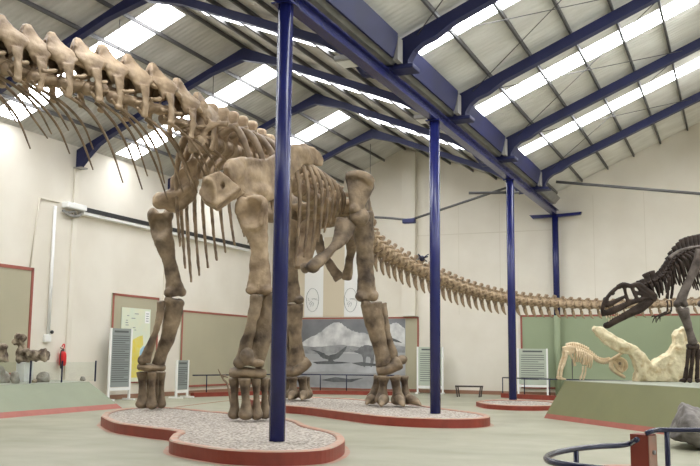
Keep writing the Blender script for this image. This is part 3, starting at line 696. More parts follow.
# --- vertebra meshes (local: x = left, -y = towards the head, z = up)
def cervical_mesh(k):
    bm = bmesh.new()
    sweep(bm, [(0, -.46, -.17), (0, -.2, -.15), (0, .1, -.15), (0, .42, -.17)], [.13, .12, .13, .19], [.12, .10, .11, .17], side=(1, 0, 0), n=12, k=12)
    ell(bm, (0, -.46, -.17), (.14, .12, .13))
    rows = [(.78, .05, -.085, .045), (.70, .075, -.115, .075), (.61, .105, -.15, .13), (.52, .155, -.19, .22), (.44, .20, -.22, .31), (.36, .25, -.22, .38), (.28, .28, -.16, .40), (.20, .285, -.09, .32), (.12, .285, -.04, .22), (.02, .285, .0, .15)]
    t = .07; g = []
    for z, w, f, b_ in rows:
        f -= .12*z; b_ -= .10*z; m_ = (f+b_)/2
        outer = [(w*.6, f), (w*.95, m_), (w*1.08, b_-.05), (w*.45, b_), (-w*.45, b_), (-w*1.08, b_-.05), (-w*.95, m_), (-w*.6, f)]
        c_ = lambda v: max(v-t, .01)
        bi = max(b_-t*1.3, f+.02)
        inner = [(c_(w*.6), f), (c_(w*.95), m_), (c_(w*1.08), max(b_-.09, f+.015)), (c_(w*.45), bi), (-c_(w*.45), bi), (-c_(w*1.08), max(b_-.09, f+.015)), (-c_(w*.95), m_), (-c_(w*.6), f)]
        g.append([bm.verts.new((x, y, z)) for x, y in outer+inner[::-1]])
    n = len(g[0])
    for a, c in zip(g[:-1], g[1:]):
        for j in range(n): bm.faces.new((a[j], a[(j+1) % n], c[(j+1) % n], c[j]))
    for r in (g[0], g[-1]):
        for j in range(7): bm.faces.new((r[j], r[j+1], r[n-2-j], r[n-1-j]))
    for s in (-1, 1):
        sweep(bm, [(s*.27, .08, .14), (s*.285, .10, -.1), (s*.28, .11, -.28), (s*.25, .11, -.45)], [.15, .095, .075, .08], [.045, .04, .04, .05], side=(0, 1, 0), n=12, k=10)
        ell(bm, (s*.25, .10, -.46), (.06, .09, .06))
        sweep(bm, [(s*.17, -.1, .0), (s*.16, -.28, -.04), (s*.15, -.40, -.05)], [.045, .04, .05], [.05, .04, .035], n=8, k=8)   # front articulation
        sweep(bm, [(s*.2, .2, .26), (s*.2, .42, .2), (s*.2, .5, .16)], [.06, .06, .05], [.07, .05, .04], n=8, k=8)          # rear articulation
        sweep(bm, [(s*.08, .02, -.15), (s*.22, .0, -.24)], .045, n=3, k=8)
        sweep(bm, [(s*.03, -.15, .76), (s*.055, -.19, .66), (s*.09, -.22, .55)], .028, n=8, k=8)
    return organic(bm, 'cervical_vertebra', .026, 1, .02, 5)
def dorsal_mesh(k, spine):
    bm = bmesh.new()
    sweep(bm, [(0, -.3, 0), (0, 0, .02), (0, .3, 0)], [.24, .18, .24], [.23, .17, .23], n=8, k=14)
    sweep(bm, [(0, 0, .1), (0, 0, .4)], [.2, .15], [.16, .13], side=(1, 0, 0), n=4, k=12)
    sweep(bm, [(0, .02, .3), (0, .05, spine*.7), (0, .06, spine)], [.09, .13, .21], [.17, .16, .17], side=(1, 0, 0), n=8, k=12)
    ell(bm, (0, .06, spine), (.21, .17, .13))
    for s in (-1, 1):
        sweep(bm, [(s*.08, 0, .32), (s*.4, .02, .44), (s*.72, .05, .42)], [.1, .08, .10], [.09, .07, .08], side=(0, 1, 0), n=8, k=10)
        sweep(bm, [(s*.05, .02, spine*.85), (s*.3, .02, .5)], [.05, .04], n=4, k=8)
    return organic(bm, 'dorsal_vertebra', .04, 4, .018, 4.5)
def caudal_mesh(k, spine, trans):
    """unit length 1 along y, centrum radius .5"""
    bm = bmesh.new()
    sweep(bm, [(0, -.5, 0), (0, -.3, 0), (0, 0, .0), (0, .3, 0), (0, .5, 0)], [.5, .5, .40, .5, .5], [.5, .5, .42, .5, .5], n=12, k=16)
    ell(bm, (0, .5, 0), (.3, .16, .3))
    sweep(bm, [(0, -.1, .35), (0, .05, .6), (0, .2, .58+spine*.5), (0, .3, .5+spine)], [.2, .14, .11, .15], [.3, .22, .16, .26], side=(1, 0, 0), n=10, k=10)
    ell(bm, (0, .3, .5+spine), (.16, .30, .17))
    for s in (-1, 1):
        sweep(bm, [(s*.12, -.1, .55), (s*.16, -.5, .62), (s*.16, -.75, .6)], .1, n=6, k=8)
        if trans: sweep(bm, [(s*.4, -.1, .15), (s*(.5+trans), .08, .1)], [.16, .10], [.12, .08], side=(0, 1, 0), n=4, k=8)
    return organic(bm, 'caudal_vertebra', .055, 3, .03, 3)
def chevron_mesh(k):
    """unit: hangs one unit down from z=0"""
    bm = bmesh.new()
    for s in (-1, 1): sweep(bm, [(s*.17, -.05, .04), (s*.1, .03, -.2), (0, .1, -.36)], .11, n=6, k=8)
    sweep(bm, [(0, .08, -.2), (0, .16, -.45), (0, .34, -.72), (0, .66, -1.0)], [.10, .10, .09, .05], [.19, .23, .18, .06], side=(1, 0, 0), n=10, k=10)
    return organic(bm, 'chevron', .04, 3, .015, 4)
def put(name, me, material, loc, R, scale, parent=S):
    """place a bone mesh; R columns = local axes in the world"""
    o = bpy.data.objects.new(name, me); COL.objects.link(o)
    if not len(me.materials): me.materials.append(material)
    o.parent = parent; o.location = V(loc)-WL[parent.name]
    o.rotation_euler = R.to_euler(); o.scale = scale; WL[o.name] = V(loc); return o
def frame(back, upv=(0, 0, 1), twist=0):
    y = V(back).normalized(); x = y.cross(V(upv)).normalized(); z = x.cross(y)
    R = Matrix((x, y, z)).transposed()
    return R @ Matrix.Rotation(twist, 3, 'Y')

def along(Pn, ac, s):
    k = 0
    while k < len(ac)-2 and ac[k+1] < s: k += 1
    u = (s-ac[k])/max(1e-6, ac[k+1]-ac[k]); return Pn[k].lerp(Pn[k+1], u), (Pn[k+1]-Pn[k]).normalized()
# --- neck
CM = [cervical_mesh(i) for i in range(3)]
peaks = [(198, 92, -11.5), (178, 78, -11.58), (153, 63, -11.72), (128, 54, -11.95), (103, 44, -12.22), (78, 38, -12.5), (52, 32, -12.8), (28, 24, -13.1), (2, 15, -13.4), (-25, 6, -13.7)]
top = [atx(x, y, X) for x, y, X in peaks]
for i in range(5): top.append(top[-1]+V((-.34-.03*i, -.62, .04)))
NECKV = []
for i, p in enumerate(top):
    a_ = top[max(i-1, 0)]; c_2 = top[min(i+1, len(top)-1)]
    back = (a_-c_2).normalized(); sc = 1.10
    R = frame(V((back.x*.45, back.y, back.z*.6)), twist=.04*math.sin(i*2.1)) @ Matrix.Rotation(.12, 3, 'X')
    q = p - R @ V((0, -.09*sc, .78*sc))
    put('cervical_vertebra', CM[i % 3], M['bone'], q, R, (1.05*sc, .98*sc, sc))
    NECKV.append((q, R, sc))
# thin cervical ribs sweeping back and down from both sides
for i, (p, R, sc) in enumerate(NECKV):
    for sd in (-1, 1):
        a = p+R @ V((sd*.25, .10, -.48)); rr = random.Random(i*7+sd)
        ln = rr.uniform(1.45, 1.9)*(1 if i > 1 else .75)
        dn = .78 if i < 7 else .55
        pts = [a+V((sd*.02, -.22, .08)), a, a+V((sd*.10, ln*.38, -ln*.18*dn)), a+V((sd*.16, ln*.72, -ln*.52*dn)), a+V((sd*.15, ln*(.98+rr.uniform(-.06, .06)), -ln*(1.0+rr.uniform(-.08, .08))*dn))]
        bm = bmesh.new(); sweep(bm, pts, [.03, .037, .032, .027, .016], n=18, k=7)
        obj('cervical_rib', bm, M['bone_rib'], S, sm=True)

# --- trunk
DM = [dorsal_mesh(i, sp) for i, sp in enumerate((.92, .86, .74))]
trunk = [V((XM, 17.55, 6.50)), V((XM, 18.6, 6.62)), V((XM, 20.2, 6.62)), V((XM, 22.0, 6.42)), V((XM+.1, 23.6, 6.2)), V((XM+.25, 25.0, 5.85))]
TP = catmull(trunk, 200); ta_ = [0]
for a, c in zip(TP[:-1], TP[1:]): ta_.append(ta_[-1]+(c-a).length)
ND = 17; DV = []
for i in range(ND):
    p, tg = along(TP, ta_, .12+i*(ta_[-1]-.3)/(ND-1))
    put('dorsal_vertebra', DM[0 if i < 6 else 1 if i < 11 else 2], M['bone'], p, frame(tg), (1.05, .76, 1.0)); DV.append((p, tg))
for i in range(1, 14):
    p, tg = DV[i]
    zb = [4.5, 4.2, 3.7, 3.4, 3.6, 3.85, 4.1, 4.35, 4.6, 4.9, 5.2, 5.45, 5.6, 5.7][i]
    w = [.9, 1.05, 1.2, 1.32, 1.38, 1.42, 1.44, 1.44, 1.42, 1.38, 1.32, 1.25, 1.15, 1.0][i]
    for sd in (-1, 1):
        zt = p.z+.36; y = p.y; h = zt-zb
        pts = [(p.x+sd*.25, y, zt-.12), (p.x+sd*.62, y+.02, zt+.04), (p.x+sd*w*.84, y+.06, zt-.12*h), (p.x+sd*w, y+.12, zt-.36*h), (p.x+sd*w*.98, y+.2, zt-.68*h), (p.x+sd*w*.90, y+.26, zb)]
        bm = bmesh.new(); k_ = 1.3 if i < 6 else 1
        bm.free(); bm = bmesh.new(); sweep(bm, pts, [.07*k_, .10*k_, .095*k_, .08, .065, .045], [.06*k_, .07*k_, .06*k_, .045, .04, .03], side=(0, 1, 0), n=26, k=10)
        link_mesh('rib', organic(bm, 'rib', .03, 2, .01, 4), M['bone_rib'], S)

# --- tail
tail_px = [(352, 208, 27.0), (363, 224, 27.7), (374, 240, 28.4), (400, 256.5, 29.7), (435, 272.5, 31), (470, 286, 32.4), (511, 296.5, 33.7), (555, 302.5, 34.5), (600, 304.5, 34.8), (650, 304, 34.8), (690, 302, 34.6), (730, 300, 34.2), (770, 298, 33.8)]
tail = [V((XM+.3, 25.2, 5.75))]+[at(x, y+(4.5 if x < 480 else 3 if x < 540 else 1), d) for x, y, d in tail_px[1:]]
LP = catmull(tail, 600); la = [0]
for a, c in zip(LP[:-1], LP[1:]): la.append(la[-1]+(c-a).length)
KM = [caudal_mesh(0, .42, .4), caudal_mesh(1, .36, .25), caudal_mesh(2, .3, 0)]
CHM = [chevron_mesh(0)]
s, i = .1, 0
while s < la[-1]-.2 and i < 64:
    f = s/la[-1]; p, tg = along(LP, la, s)
    r = .25*(1-f)+.10*f; ln = .40*(1-f)+.30*f
    R = frame(tg)
    put('caudal_vertebra', KM[0 if f < .25 else 1 if f < .6 else 2], M['bone'], p, R, (2*r, ln*.93, 2*r))
    if i >= 2:
        h = .50*(1-f)+.27*f
        c = h*1.1 if f < .6 else h*.9
        put('chevron', CHM[0], M['bone_rib'], p+R @ V((0, ln*.45, -r*.92)), R @ Matrix.Rotation(-.15, 3, 'X'), (c, c, h))
    s += ln*1.02; i += 1

# --- shoulder girdle, near (left) side
XS = lambda x: -10.02+.62*max(0, (x-235))/110
sc_f = lambda x, y: atx(x, y, XS(x))
blade = [(225, 168), (229, 160), (238, 157), (250, 158), (264, 160), (276, 154), (284, 148), (292, 144), (302, 143.5), (312, 147), (319, 153), (323, 161), (321, 167), (313, 165), (302, 165), (294, 172), (284, 184), (276, 198), (262, 202), (248, 196), (238, 190), (229, 180)]
q = sc_f(258, 190)
# split the blade into overlapping convex pieces so the fused plate keeps its outline
bm = bmesh.new()
def slab_piece(bm, px, f, off): prism(bm, [f(x, y) for x, y in px], off)
slab_piece(bm, blade[0:6]+blade[17:], sc_f, (.16, -.06, 0)); slab_piece(bm, blade[5:7]+blade[14:18], sc_f, (.14, -.05, 0)); slab_piece(bm, blade[6:15], sc_f, (.12, -.04, 0))
ell(bm, sc_f(236, 172), (.16, .3, .3)); ell(bm, sc_f(262, 192), (.2, .45, .2)); ell(bm, sc_f(258, 176), (.13, .5, .22)); ell(bm, sc_f(305, 154), (.12, .4, .2)); ell(bm, sc_f(249, 199), (.2, .3, .10))
bone('scapula', bm, M['bone'], S, .04, 5, .035, 2)
cf = lambda x, y, e=0: at(x, y, 18.8+.6*(x-197)/45+e)
cor = [(219.5, 170.5), (203, 177.5), (198, 193), (203, 200), (214, 206), (233, 191), (240.5, 187), (231, 178)]
bm = bmesh.new(); ca = [bm.verts.new(cf(x, y)) for x, y in cor]; cb = [bm.verts.new(cf(x+4, y+6, .5)) for x, y in cor]
bm.verts.new(cf(219, 189, .10))
bmesh.ops.convex_hull(bm, input=bm.verts[:])
sweep(bm, [cf(204, 179, -.02), cf(211, 183, .0), cf(214, 194, -.02), cf(214, 204, -.02)], .07, n=10, k=8)
sweep(bm, [cf(214, 205, -.02), cf(226, 197, -.02), cf(239, 188, -.02)], .06, n=8, k=8)
bone('coracoid', bm, M['bone'], S, .03, 3, .03, 2.5, [(cf(222, 185.5), .055, .14, fw), (cf(208, 192), .2, .06, fw)])
# far (right) side
corR = [(193, 157), (198, 160), (197, 175), (199, 182), (195, 198), (186, 208), (176, 212.5), (167, 210.5), (158, 209), (154.5, 202), (163, 193), (171, 188), (172, 176), (180, 170), (187, 165)]
cfR = lambda x, y: at(x, y, 22.1+.4*(x-155)/44)
bm = bmesh.new()
slab_piece(bm, [(163, 193), (171, 188), (199, 182), (195, 198), (186, 208), (176, 212.5), (167, 210.5), (159, 208)], cfR, fw*.26)
slab_piece(bm, [(171, 189), (171, 177), (180, 170), (193, 157), (198, 160), (196, 175), (199, 182)], cfR, fw*.2)
ell(bm, cfR(161, 201), (.22, .22, .22)); ell(bm, cfR(190, 186), (.2, .2, .35)); ell(bm, cfR(171, 201), (.25, .2, .2))
sweep(bm, [cfR(196, 178)-fw*.15, cfR(188, 190)-fw*.2, cfR(176, 196)-fw*.22, cfR(164, 196)-fw*.15], [.08, .12, .12, .08], n=12, k=8)
bone('coracoid', bm, M['bone'], S, .04, 4, .045)
bm = bmesh.new()
sf = lambda x, y: atx(x, y, -13.0)
slab_piece(bm, [(190, 168), (192, 158), (203, 152), (216, 146), (232, 150), (240, 160), (230, 168), (214, 172), (200, 180)], sf, (.14, .05, 0))
bone('scapula', bm, M['bone'], S, .05, 6, .03)

# --- near fore limb
D = 19.5
P = lambda x, y, d=0: at(x, y, D+d)
limb('humerus', [P(250.5, 200), P(251.5, 209), P(254, 222), P(258, 240), P(259.5, 258), P(259.5, 276), P(259, 288), P(259, 294)], [.28, .36, .33, .23, .20, .24, .28, .26], [.13, .12, .12, .13, .13, .15, .18, .15],
     [(P(242, 209, -.05), (.17, .17, .26)), (P(256, 200, 0), (.24, .17, .13)), (P(265, 207, -.12), (.07, .1, .20)), (P(261, 219, -.15), (.09, .08, .20)), (P(254, 226, -.14), (.12, .07, .12)), (P(252, 290, -.08), (.14, .17, .12)), (P(266, 290, -.05), (.15, .17, .12))], 'bone', amp=.03, dents=[(P(249.5, 212, -.2), .26, .17, fw)])
limb('radius', [P(257, 295, -.12), P(254.5, 310, -.15), P(250, 330, -.15), P(245, 348, -.12), P(242, 364, -.1)], [.15, .13, .12, .15, .19], [.15, .12, .11, .13, .16], [(P(240, 362, -.14), (.15, .14, .15))])
limb('ulna', [P(268, 296, .1), P(267, 313, .1), P(263, 332, .08), P(257, 350, .05), P(253, 366, .05)], [.20, .22, .24, .24, .22], [.18, .17, .15, .15, .16], [(P(259, 365, -.02), (.13, .14, .1)), (P(271, 298, .05), (.18, .16, .13)), (P(247, 356, -.22), (.16, .15, .2)), (P(257, 363, -.25), (.18, .12, .09))])
limb('carpal', [P(231, 372.5), P(246, 373, -.05), P(266, 373.5)], [.22, .24, .22], [.10, .12, .10], [], side=V((-.395, .919, 0)))
def to_ground(p, h=.22): return V((p.x, p.y, h))
for x0, x1, d, r in ((234, 234.5, .0, .12), (245, 246, -.2, .14), (256, 256.5, -.12, .115), (264, 265, .12, .11), (271, 271, .35, .10)):
    a = P(x0, 378, d); b_ = P(x1, 418, d); b_.z = .36
    limb('metacarpal', [a, a.lerp(b_, .35), a.lerp(b_, .7), b_], [r*1.05, r*.68, r*.74, r*1.15], [r*1.05, r*.68, r*.74, r*1.15], [(b_+V((0, 0, -.02)), (r*1.25, r*1.3, .125))], vox=.025, amp=.012)

# --- far fore limb
D = 23.0
limb('humerus', [P(160, 213), P(160.5, 223), P(163, 238), P(168.5, 257), P(173, 278), P(175, 291), P(175.5, 296)], [.29, .30, .27, .19, .19, .26, .25], [.2, .2, .17, .14, .14, .17, .16],
     [(P(153, 216, -.05), (.15, .18, .22)), (P(168, 216, -.02), (.14, .16, .2)), (P(169, 292, -.1), (.13, .15, .13)), (P(182, 292, -.02), (.13, .15, .13))], dents=[(P(158, 226, -.2), .24, .16, fw)])
limb('ulna', [P(175, 299), P(172.5, 317), P(167.5, 338), P(161, 356), P(157.5, 366)], [.24, .23, .19, .16, .18], [.2, .18, .15, .14, .15], [(P(169, 301, -.1), (.13, .15, .12)), (P(180, 303, .05), (.12, .14, .13))])
limb('radius', [P(161, 301, -.2), P(160.5, 313, -.2), P(156, 330, -.25), P(149.5, 348, -.25), P(145, 361, -.2)], [.10, .09, .08, .12, .17], [.09, .08, .08, .1, .14], [(P(142.5, 360, -.2), (.12, .13, .14))])
limb('carpal', [P(138, 367, -.1), P(150, 367.5, -.1), P(165, 368)], [.2, .22, .2], [.08, .10, .08], [], side=V((-.395, .919, 0)))
for x0, x1, d, r in ((142, 142.5, 0, .145), (152.5, 152, -.2, .12), (162, 161, .3, .11), (149, 149, .5, .10), (157, 157, .55, .1)):
    a = P(x0, 371.5, d); b_ = P(x1, 404, d); b_.z = .36
    limb('metacarpal', [a, a.lerp(b_, .35), a.lerp(b_, .7), b_], [r*1.05, r*.68, r*.74, r*1.15], [r*1.05, r*.68, r*.74, r*1.15], [(b_+V((0, 0, -.02)), (r*1.25, r*1.3, .125))], vox=.03, amp=.012)

# --- pelvis
D = 25.6
il = lambda x, y: at(x, y, D)
def pelvis(mirror):
    mx = XM+.22
    def f(p): return V((2*mx-p.x, p.y+.2, p.z)) if mirror else p
    bm = bmesh.new()
    prism(bm, [f(il(x, y)) for x, y in ((345.5, 176), (349, 172.5), (357, 171), (366, 174.5), (373.5, 181), (374, 186), (369, 194), (359, 193), (352, 185))], fw*.34)
    prism(bm, [f(il(x, y)) for x, y in ((345.5, 178), (373.5, 187), (368.5, 198), (364.5, 206), (363.5, 214), (351, 214), (349.5, 198))], fw*.42)
    sweep(bm, [f(il(347, 176)-fw*.15), f(il(357, 174)-fw*.22), f(il(367, 178)-fw*.22), f(il(372, 184)-fw*.15)], [.10, .14, .15, .12], n=12, k=8)
    ell(bm, f(il(370, 184)), (.13, .25, .2)); ell(bm, f(il(358, 210)), (.2, .4, .2))
    sweep(bm, [f(il(360, 190)+fw*.1), f(il(357, 186)+V((-.25, 1.2, -.25))), f(il(356, 190)+V((-.4, 2.2, -.55)))], [.16, .14, .08], [.42, .4, .22], side=(1, 0, 0), n=10, k=10)
    bone('ilium', bm, M['bone_leg'], S, .04, 3, .04, 2)
pelvis(False); pelvis(True)
bm = bmesh.new()
for k in range(5): ell(bm, V((XM+.22, 24.2+.38*k, 6.05-.07*k)), (.32, .28, .3)); ell(bm, V((XM+.22, 24.2+.38*k, 6.55-.1*k)), (.12, .2, .4)); sweep(bm, [V((XM-.9, 24.2+.36*k, 6.1-.1*k)), V((XM+.22, 24.2+.36*k, 6.1-.08*k)), V((XM+1.3, 24.2+.36*k, 6.1-.1*k))], .13, n=6, k=8)
bone('sacrum', bm, M['bone'], S, .05, 5, .03)
limb('pubis', [at(347, 221, 25.6), at(341, 238, 25.3), at(332, 249, 24.9), at(321, 259, 24.6), at(314, 265, 24.4)], [.32, .24, .13, .17, .2], [.2, .16, .12, .15, .18], [(at(313, 267, 24.4), (.2, .22, .17)), (at(305, 268, 24.6), (.13, .2, .16))], 'bone_leg')
limb('pubis', [at(312, 222, 27.4), at(307, 240, 27.0), at(304, 255, 26.7), at(304, 268, 26.5)], [.3, .32, .28, .3], [.14, .12, .12, .16], [], 'bone')
limb('ischium', [at(351, 236, 26.8), at(351, 250, 27.2), at(349, 265, 27.5), at(346.5, 279, 27.7)], [.22, .15, .13, .17], [.16, .12, .1, .12], [], 'bone_leg')
limb('ischium', [at(316, 236, 28.2), at(322, 252, 28.1), at(331, 266, 28.0), at(340, 279, 27.9)], [.2, .15, .14, .19], [.16, .12, .1, .12], [], 'bone_leg')

# --- near hind limb
D = 26.1
limb('femur', [P(362, 212), P(363, 224), P(364.5, 245), P(365.8, 270), P(366.5, 288), P(367, 299.5)], [.30, .32, .27, .25, .28, .30], [.24, .26, .2, .18, .22, .24],
     [(P(359.5, 217, -.55), (.30, .3, .28)), (P(361.5, 296, -.1), (.17, .27, .17)), (P(373, 296, -.05), (.17, .25, .16))], 'bone_leg', amp=.03)
limb('tibia', [P(371, 303, -.1), P(373.5, 318, -.1), P(378, 338, -.1), P(382, 354, -.1), P(384, 366, -.1)], [.33, .29, .24, .23, .24], [.22, .2, .17, .18, .2], [(P(366, 304, -.15), (.15, .18, .13))])
limb('fibula', [P(381.5, 303, .05), P(384.5, 320, .0), P(388, 338, -.05), P(392, 352, -.05), P(394, 363, 0)], [.16, .13, .12, .14, .15], [.14, .12, .1, .12, .14])
limb('astragalus', [P(377, 371, -.1), P(388, 369, -.15), P(399, 362, -.05)], [.14, .17, .22], [.18, .2, .22], [(P(402, 360, 0), (.16, .18, .14))])
def pes(specs, yt):
    for x0, x1, d, r, yb in specs:
        a = P(x0, yt, d); b_ = P(x1, yb, d); b_.z = .42
        limb('metatarsal', [a, a.lerp(b_, .35), a.lerp(b_, .7), b_], [r*1.1, r*.74, r*.82, r*1.25], [r*1.1, r*.74, r*.82, r*1.25], [(b_+V((0, 0, -.03)), (r*1.3, r*1.4, .16))], vox=.03, amp=.015)
pes([(379, 372.5, .1, .15, 396), (384, 382, -.45, .17, 398), (395, 398, -.45, .17, 398), (404, 406, -.1, .14, 394)], 376)
for (x0, y0, d0), (x1, y1, d1), r in (((398, 400, -.6), (404, 404, -1.1), .13), ((384, 400, -.7), (381, 404, -1.15), .14), ((408, 396, -.3), (421, 408, -.75), .14), ((372, 398, .0), (366, 403, -.4), .12)):
    a, b_ = P(x0, y0, d0), P(x1, y1, d1); a.z = .42; b_.z = .25
    limb('claw', [a, a.lerp(b_, .5)+V((0, 0, .03)), b_], [r, r*.9, r*.3], [r*1.0, r*.85, r*.25], [], 'bone_leg', vox=.025, amp=.01)

# --- far hind limb (behind the near column)
D = 28.8
limb('femur', [P(291, 214), P(291, 228), P(290, 250), P(290, 272), P(291, 290), P(292, 302)], [.30, .36, .29, .26, .29, .32], [.24, .26, .2, .18, .22, .24], [(P(299, 300, -.05), (.16, .22, .15)), (P(284, 300, -.1), (.17, .24, .15))])
limb('tibia', [P(295, 304), P(294.5, 325), P(296, 345), P(298, 362), P(298, 370)], [.28, .24, .22, .30, .34], [.22, .2, .18, .2, .22])
limb('fibula', [P(287, 304, .1), P(286, 330, .1), P(286, 350, .05), P(287, 366, 0)], [.15, .12, .12, .16], [.14, .12, .1, .14])
limb('astragalus', [P(284, 371, -.1), P(296, 371, -.15), P(309, 361, .0)], [.14, .18, .16], [.18, .2, .2])
pes([(288, 286, .2, .14, 393), (293, 293, -.4, .16, 395), (302, 304, -.3, .17, 396), (306, 308, .1, .13, 391)], 377)
for (x0, y0, d0), (x1, y1, d1), r in (((293, 395, -.6), (289, 400, -1.0), .13), ((304, 396, -.5), (302, 400, -1.0), .13)):
    a, b_ = P(x0, y0, d0), P(x1, y1, d1); a.z = .42; b_.z = .26
    limb('claw', [a, a.lerp(b_, .5)+V((0, 0, .03)), b_], [r, r*.9, r*.3], [r, r*.85, r*.25], [], 'bone_leg', vox=.025, amp=.01)
# clamp with small dark fittings on the tail
p = at(422, 258.5, 30.45)
t = thing('tail_lamp', p, 'small dark spiky fitting perched on top of the tail left of the second column', 'fitting')
bm = bmesh.new(); ell(bm, p, (.1, .1, .1))
obj('body', bm, M['navy'], t, sm=True)
bm = bmesh.new()
for k in range(9):
    a = k*.7; q = V((math.cos(a), math.sin(a), .5*math.sin(k*2.3)+.3)).normalized()
    bar(bm, p, p+q*(.22+.06*(k % 3)), .05, .03)
obj('prongs', bm, M['navy'], t)

# dry twig by the near front foot
t = thing('dry_twig', (-13.5, 22.6, 0), 'dry bare twig standing behind the near front foot', 'twig')
bm = bmesh.new(); d = 24.0
b0 = at(233, 396, d); b0.z = 0
sweep(bm, [b0, at(228, 386, d), at(223, 379, d), at(218, 369, d)], [.03, .03, .025, .012], n=10, k=6); sweep(bm, [at(222.5, 378, d), at(226, 374, d+.1)], [.02, .012], n=3, k=6); sweep(bm, [at(221, 375, d), at(228, 377.5, d-.1)], [.025, .015], n=3, k=6)
o = obj('stem', bm, M['twig'], t, sm=True)

# ------------------------------------------------------------------ brown theropod on the right plinth
TD = 22.0
G = thing('theropod_skeleton', at(690, 386, TD), 'dark brown big-headed theropod skeleton standing on the dark green plinth, jaws open', 'skeleton')
g = lambda x, y, d=0: at(x, y, TD+d)
def gb(name, bm, material='bone_dark', vox=.018, sm=3, amp=.008, freq=6): return bone(name, bm, M[material], G, vox, sm, amp, freq)
# cranium: two cheek walls with openings joined by the roof
bm = bmesh.new()
for sd in (-1, 1):
    o = sd*.17; q = lambda x, y, w=1: g(x, y, o*w)
    sweep(bm, [q(603.5, 316, .3), q(602.5, 309, .3), q(605, 301, .4), q(611, 293, .6), q(618, 287, .8)], [.07, .08, .07, .06, .06], [.05]*5, side=fw, n=20, k=8)
    sweep(bm, [q(618, 287, .8), q(624, 284.5), q(631, 286), q(638, 284), q(645, 288, .9)], [.06, .06, .05, .06, .06], .06, side=fw, n=14, k=8)
    sweep(bm, [q(603.5, 314, .3), q(611, 311.5, .6), q(620, 307.5, .9), q(631, 302.5), q(643, 299), q(651, 297)], [.06, .09, .085, .07, .06, .06], [.045]*6, side=up, n=20, k=8)
    sweep(bm, [q(605.5, 305, .4), q(611, 303.5, .6), q(618, 300, .85), q(624, 297)], [.08, .07, .06, .04], .04, side=up, n=10, k=8)
    sweep(bm, [q(624, 286), q(625.5, 293), q(628.5, 303)], [.05, .04, .06], .045, side=rt, n=8, k=8)
    sweep(bm, [q(632, 286), q(634, 293), q(638, 300)], [.06, .045, .05], .045, side=rt, n=8, k=8)
    sweep(bm, [q(634, 292), q(641, 294), q(648, 296)], [.05, .045, .06], .04, side=up, n=8, k=8)
    sweep(bm, [q(644, 288, .9), q(650, 292), q(655, 296), q(653, 301)], [.06, .07, .07, .06], .05, side=rt, n=10, k=8)
    sweep(bm, [q(636, 285), q(642, 291), q(649, 294.5)], [.05, .045, .04], .045, side=up, n=8, k=8)
for x, y, w in ((606, 299, .08), (612, 293, .12), (619, 287, .15), (627, 285, .17), (637, 285, .17), (645, 289, .15), (650, 293, .16)):
    ell(bm, g(x, y), (.08, .08, .06)); bar(bm, g(x, y, -w), g(x, y, w), .09, .07)
JAWS = [gb('cranium', bm)]
bm = bmesh.new()
for sd in (-1, 1):
    o = sd*.15; q = lambda x, y, w=1: g(x, y, o*w)
    sweep(bm, [q(607.5, 325.5, .3), q(614, 321.5, .6), q(623, 317, .85), q(631, 313), q(640, 309.5), q(647, 305), q(653, 299)], [.085, .09, .095, .1, .1, .08, .08], [.05]*7, side=up, n=24, k=8)
    sweep(bm, [q(622, 316, .85), q(632, 310), q(641, 304), q(650, 298.5)], [.07, .06, .06, .06], .04, side=up, n=14, k=8)
    sweep(bm, [q(634, 310), q(636, 313)], .05, n=2, k=8)
ell(bm, g(607, 325.5), (.10, .10, .08)); ell(bm, g(610, 324), (.1, .1, .07))
JAWS.append(gb('lower_jaw', bm))
for sd in (-1, 1):
    bm = bmesh.new()
    for k in range(9):
        x = 606+k*2.6; y = 316.5-k*1.15; w = .4+.06*k
        sweep(bm, [g(x, y-1, sd*.17*w), g(x+.6, y+2.2, sd*.17*w)], [.022, .005], n=2, k=5)
    for k in range(8):
        x = 609+k*2.4; y = 321-k*1.25; w = .45+.07*k
        sweep(bm, [g(x, y+1, sd*.15*w), g(x-.2, y-2.2, sd*.15*w)], [.02, .005], n=2, k=5)
    o = obj('tooth_row', bm, M['bone_white'], JAWS[0], sm=True)
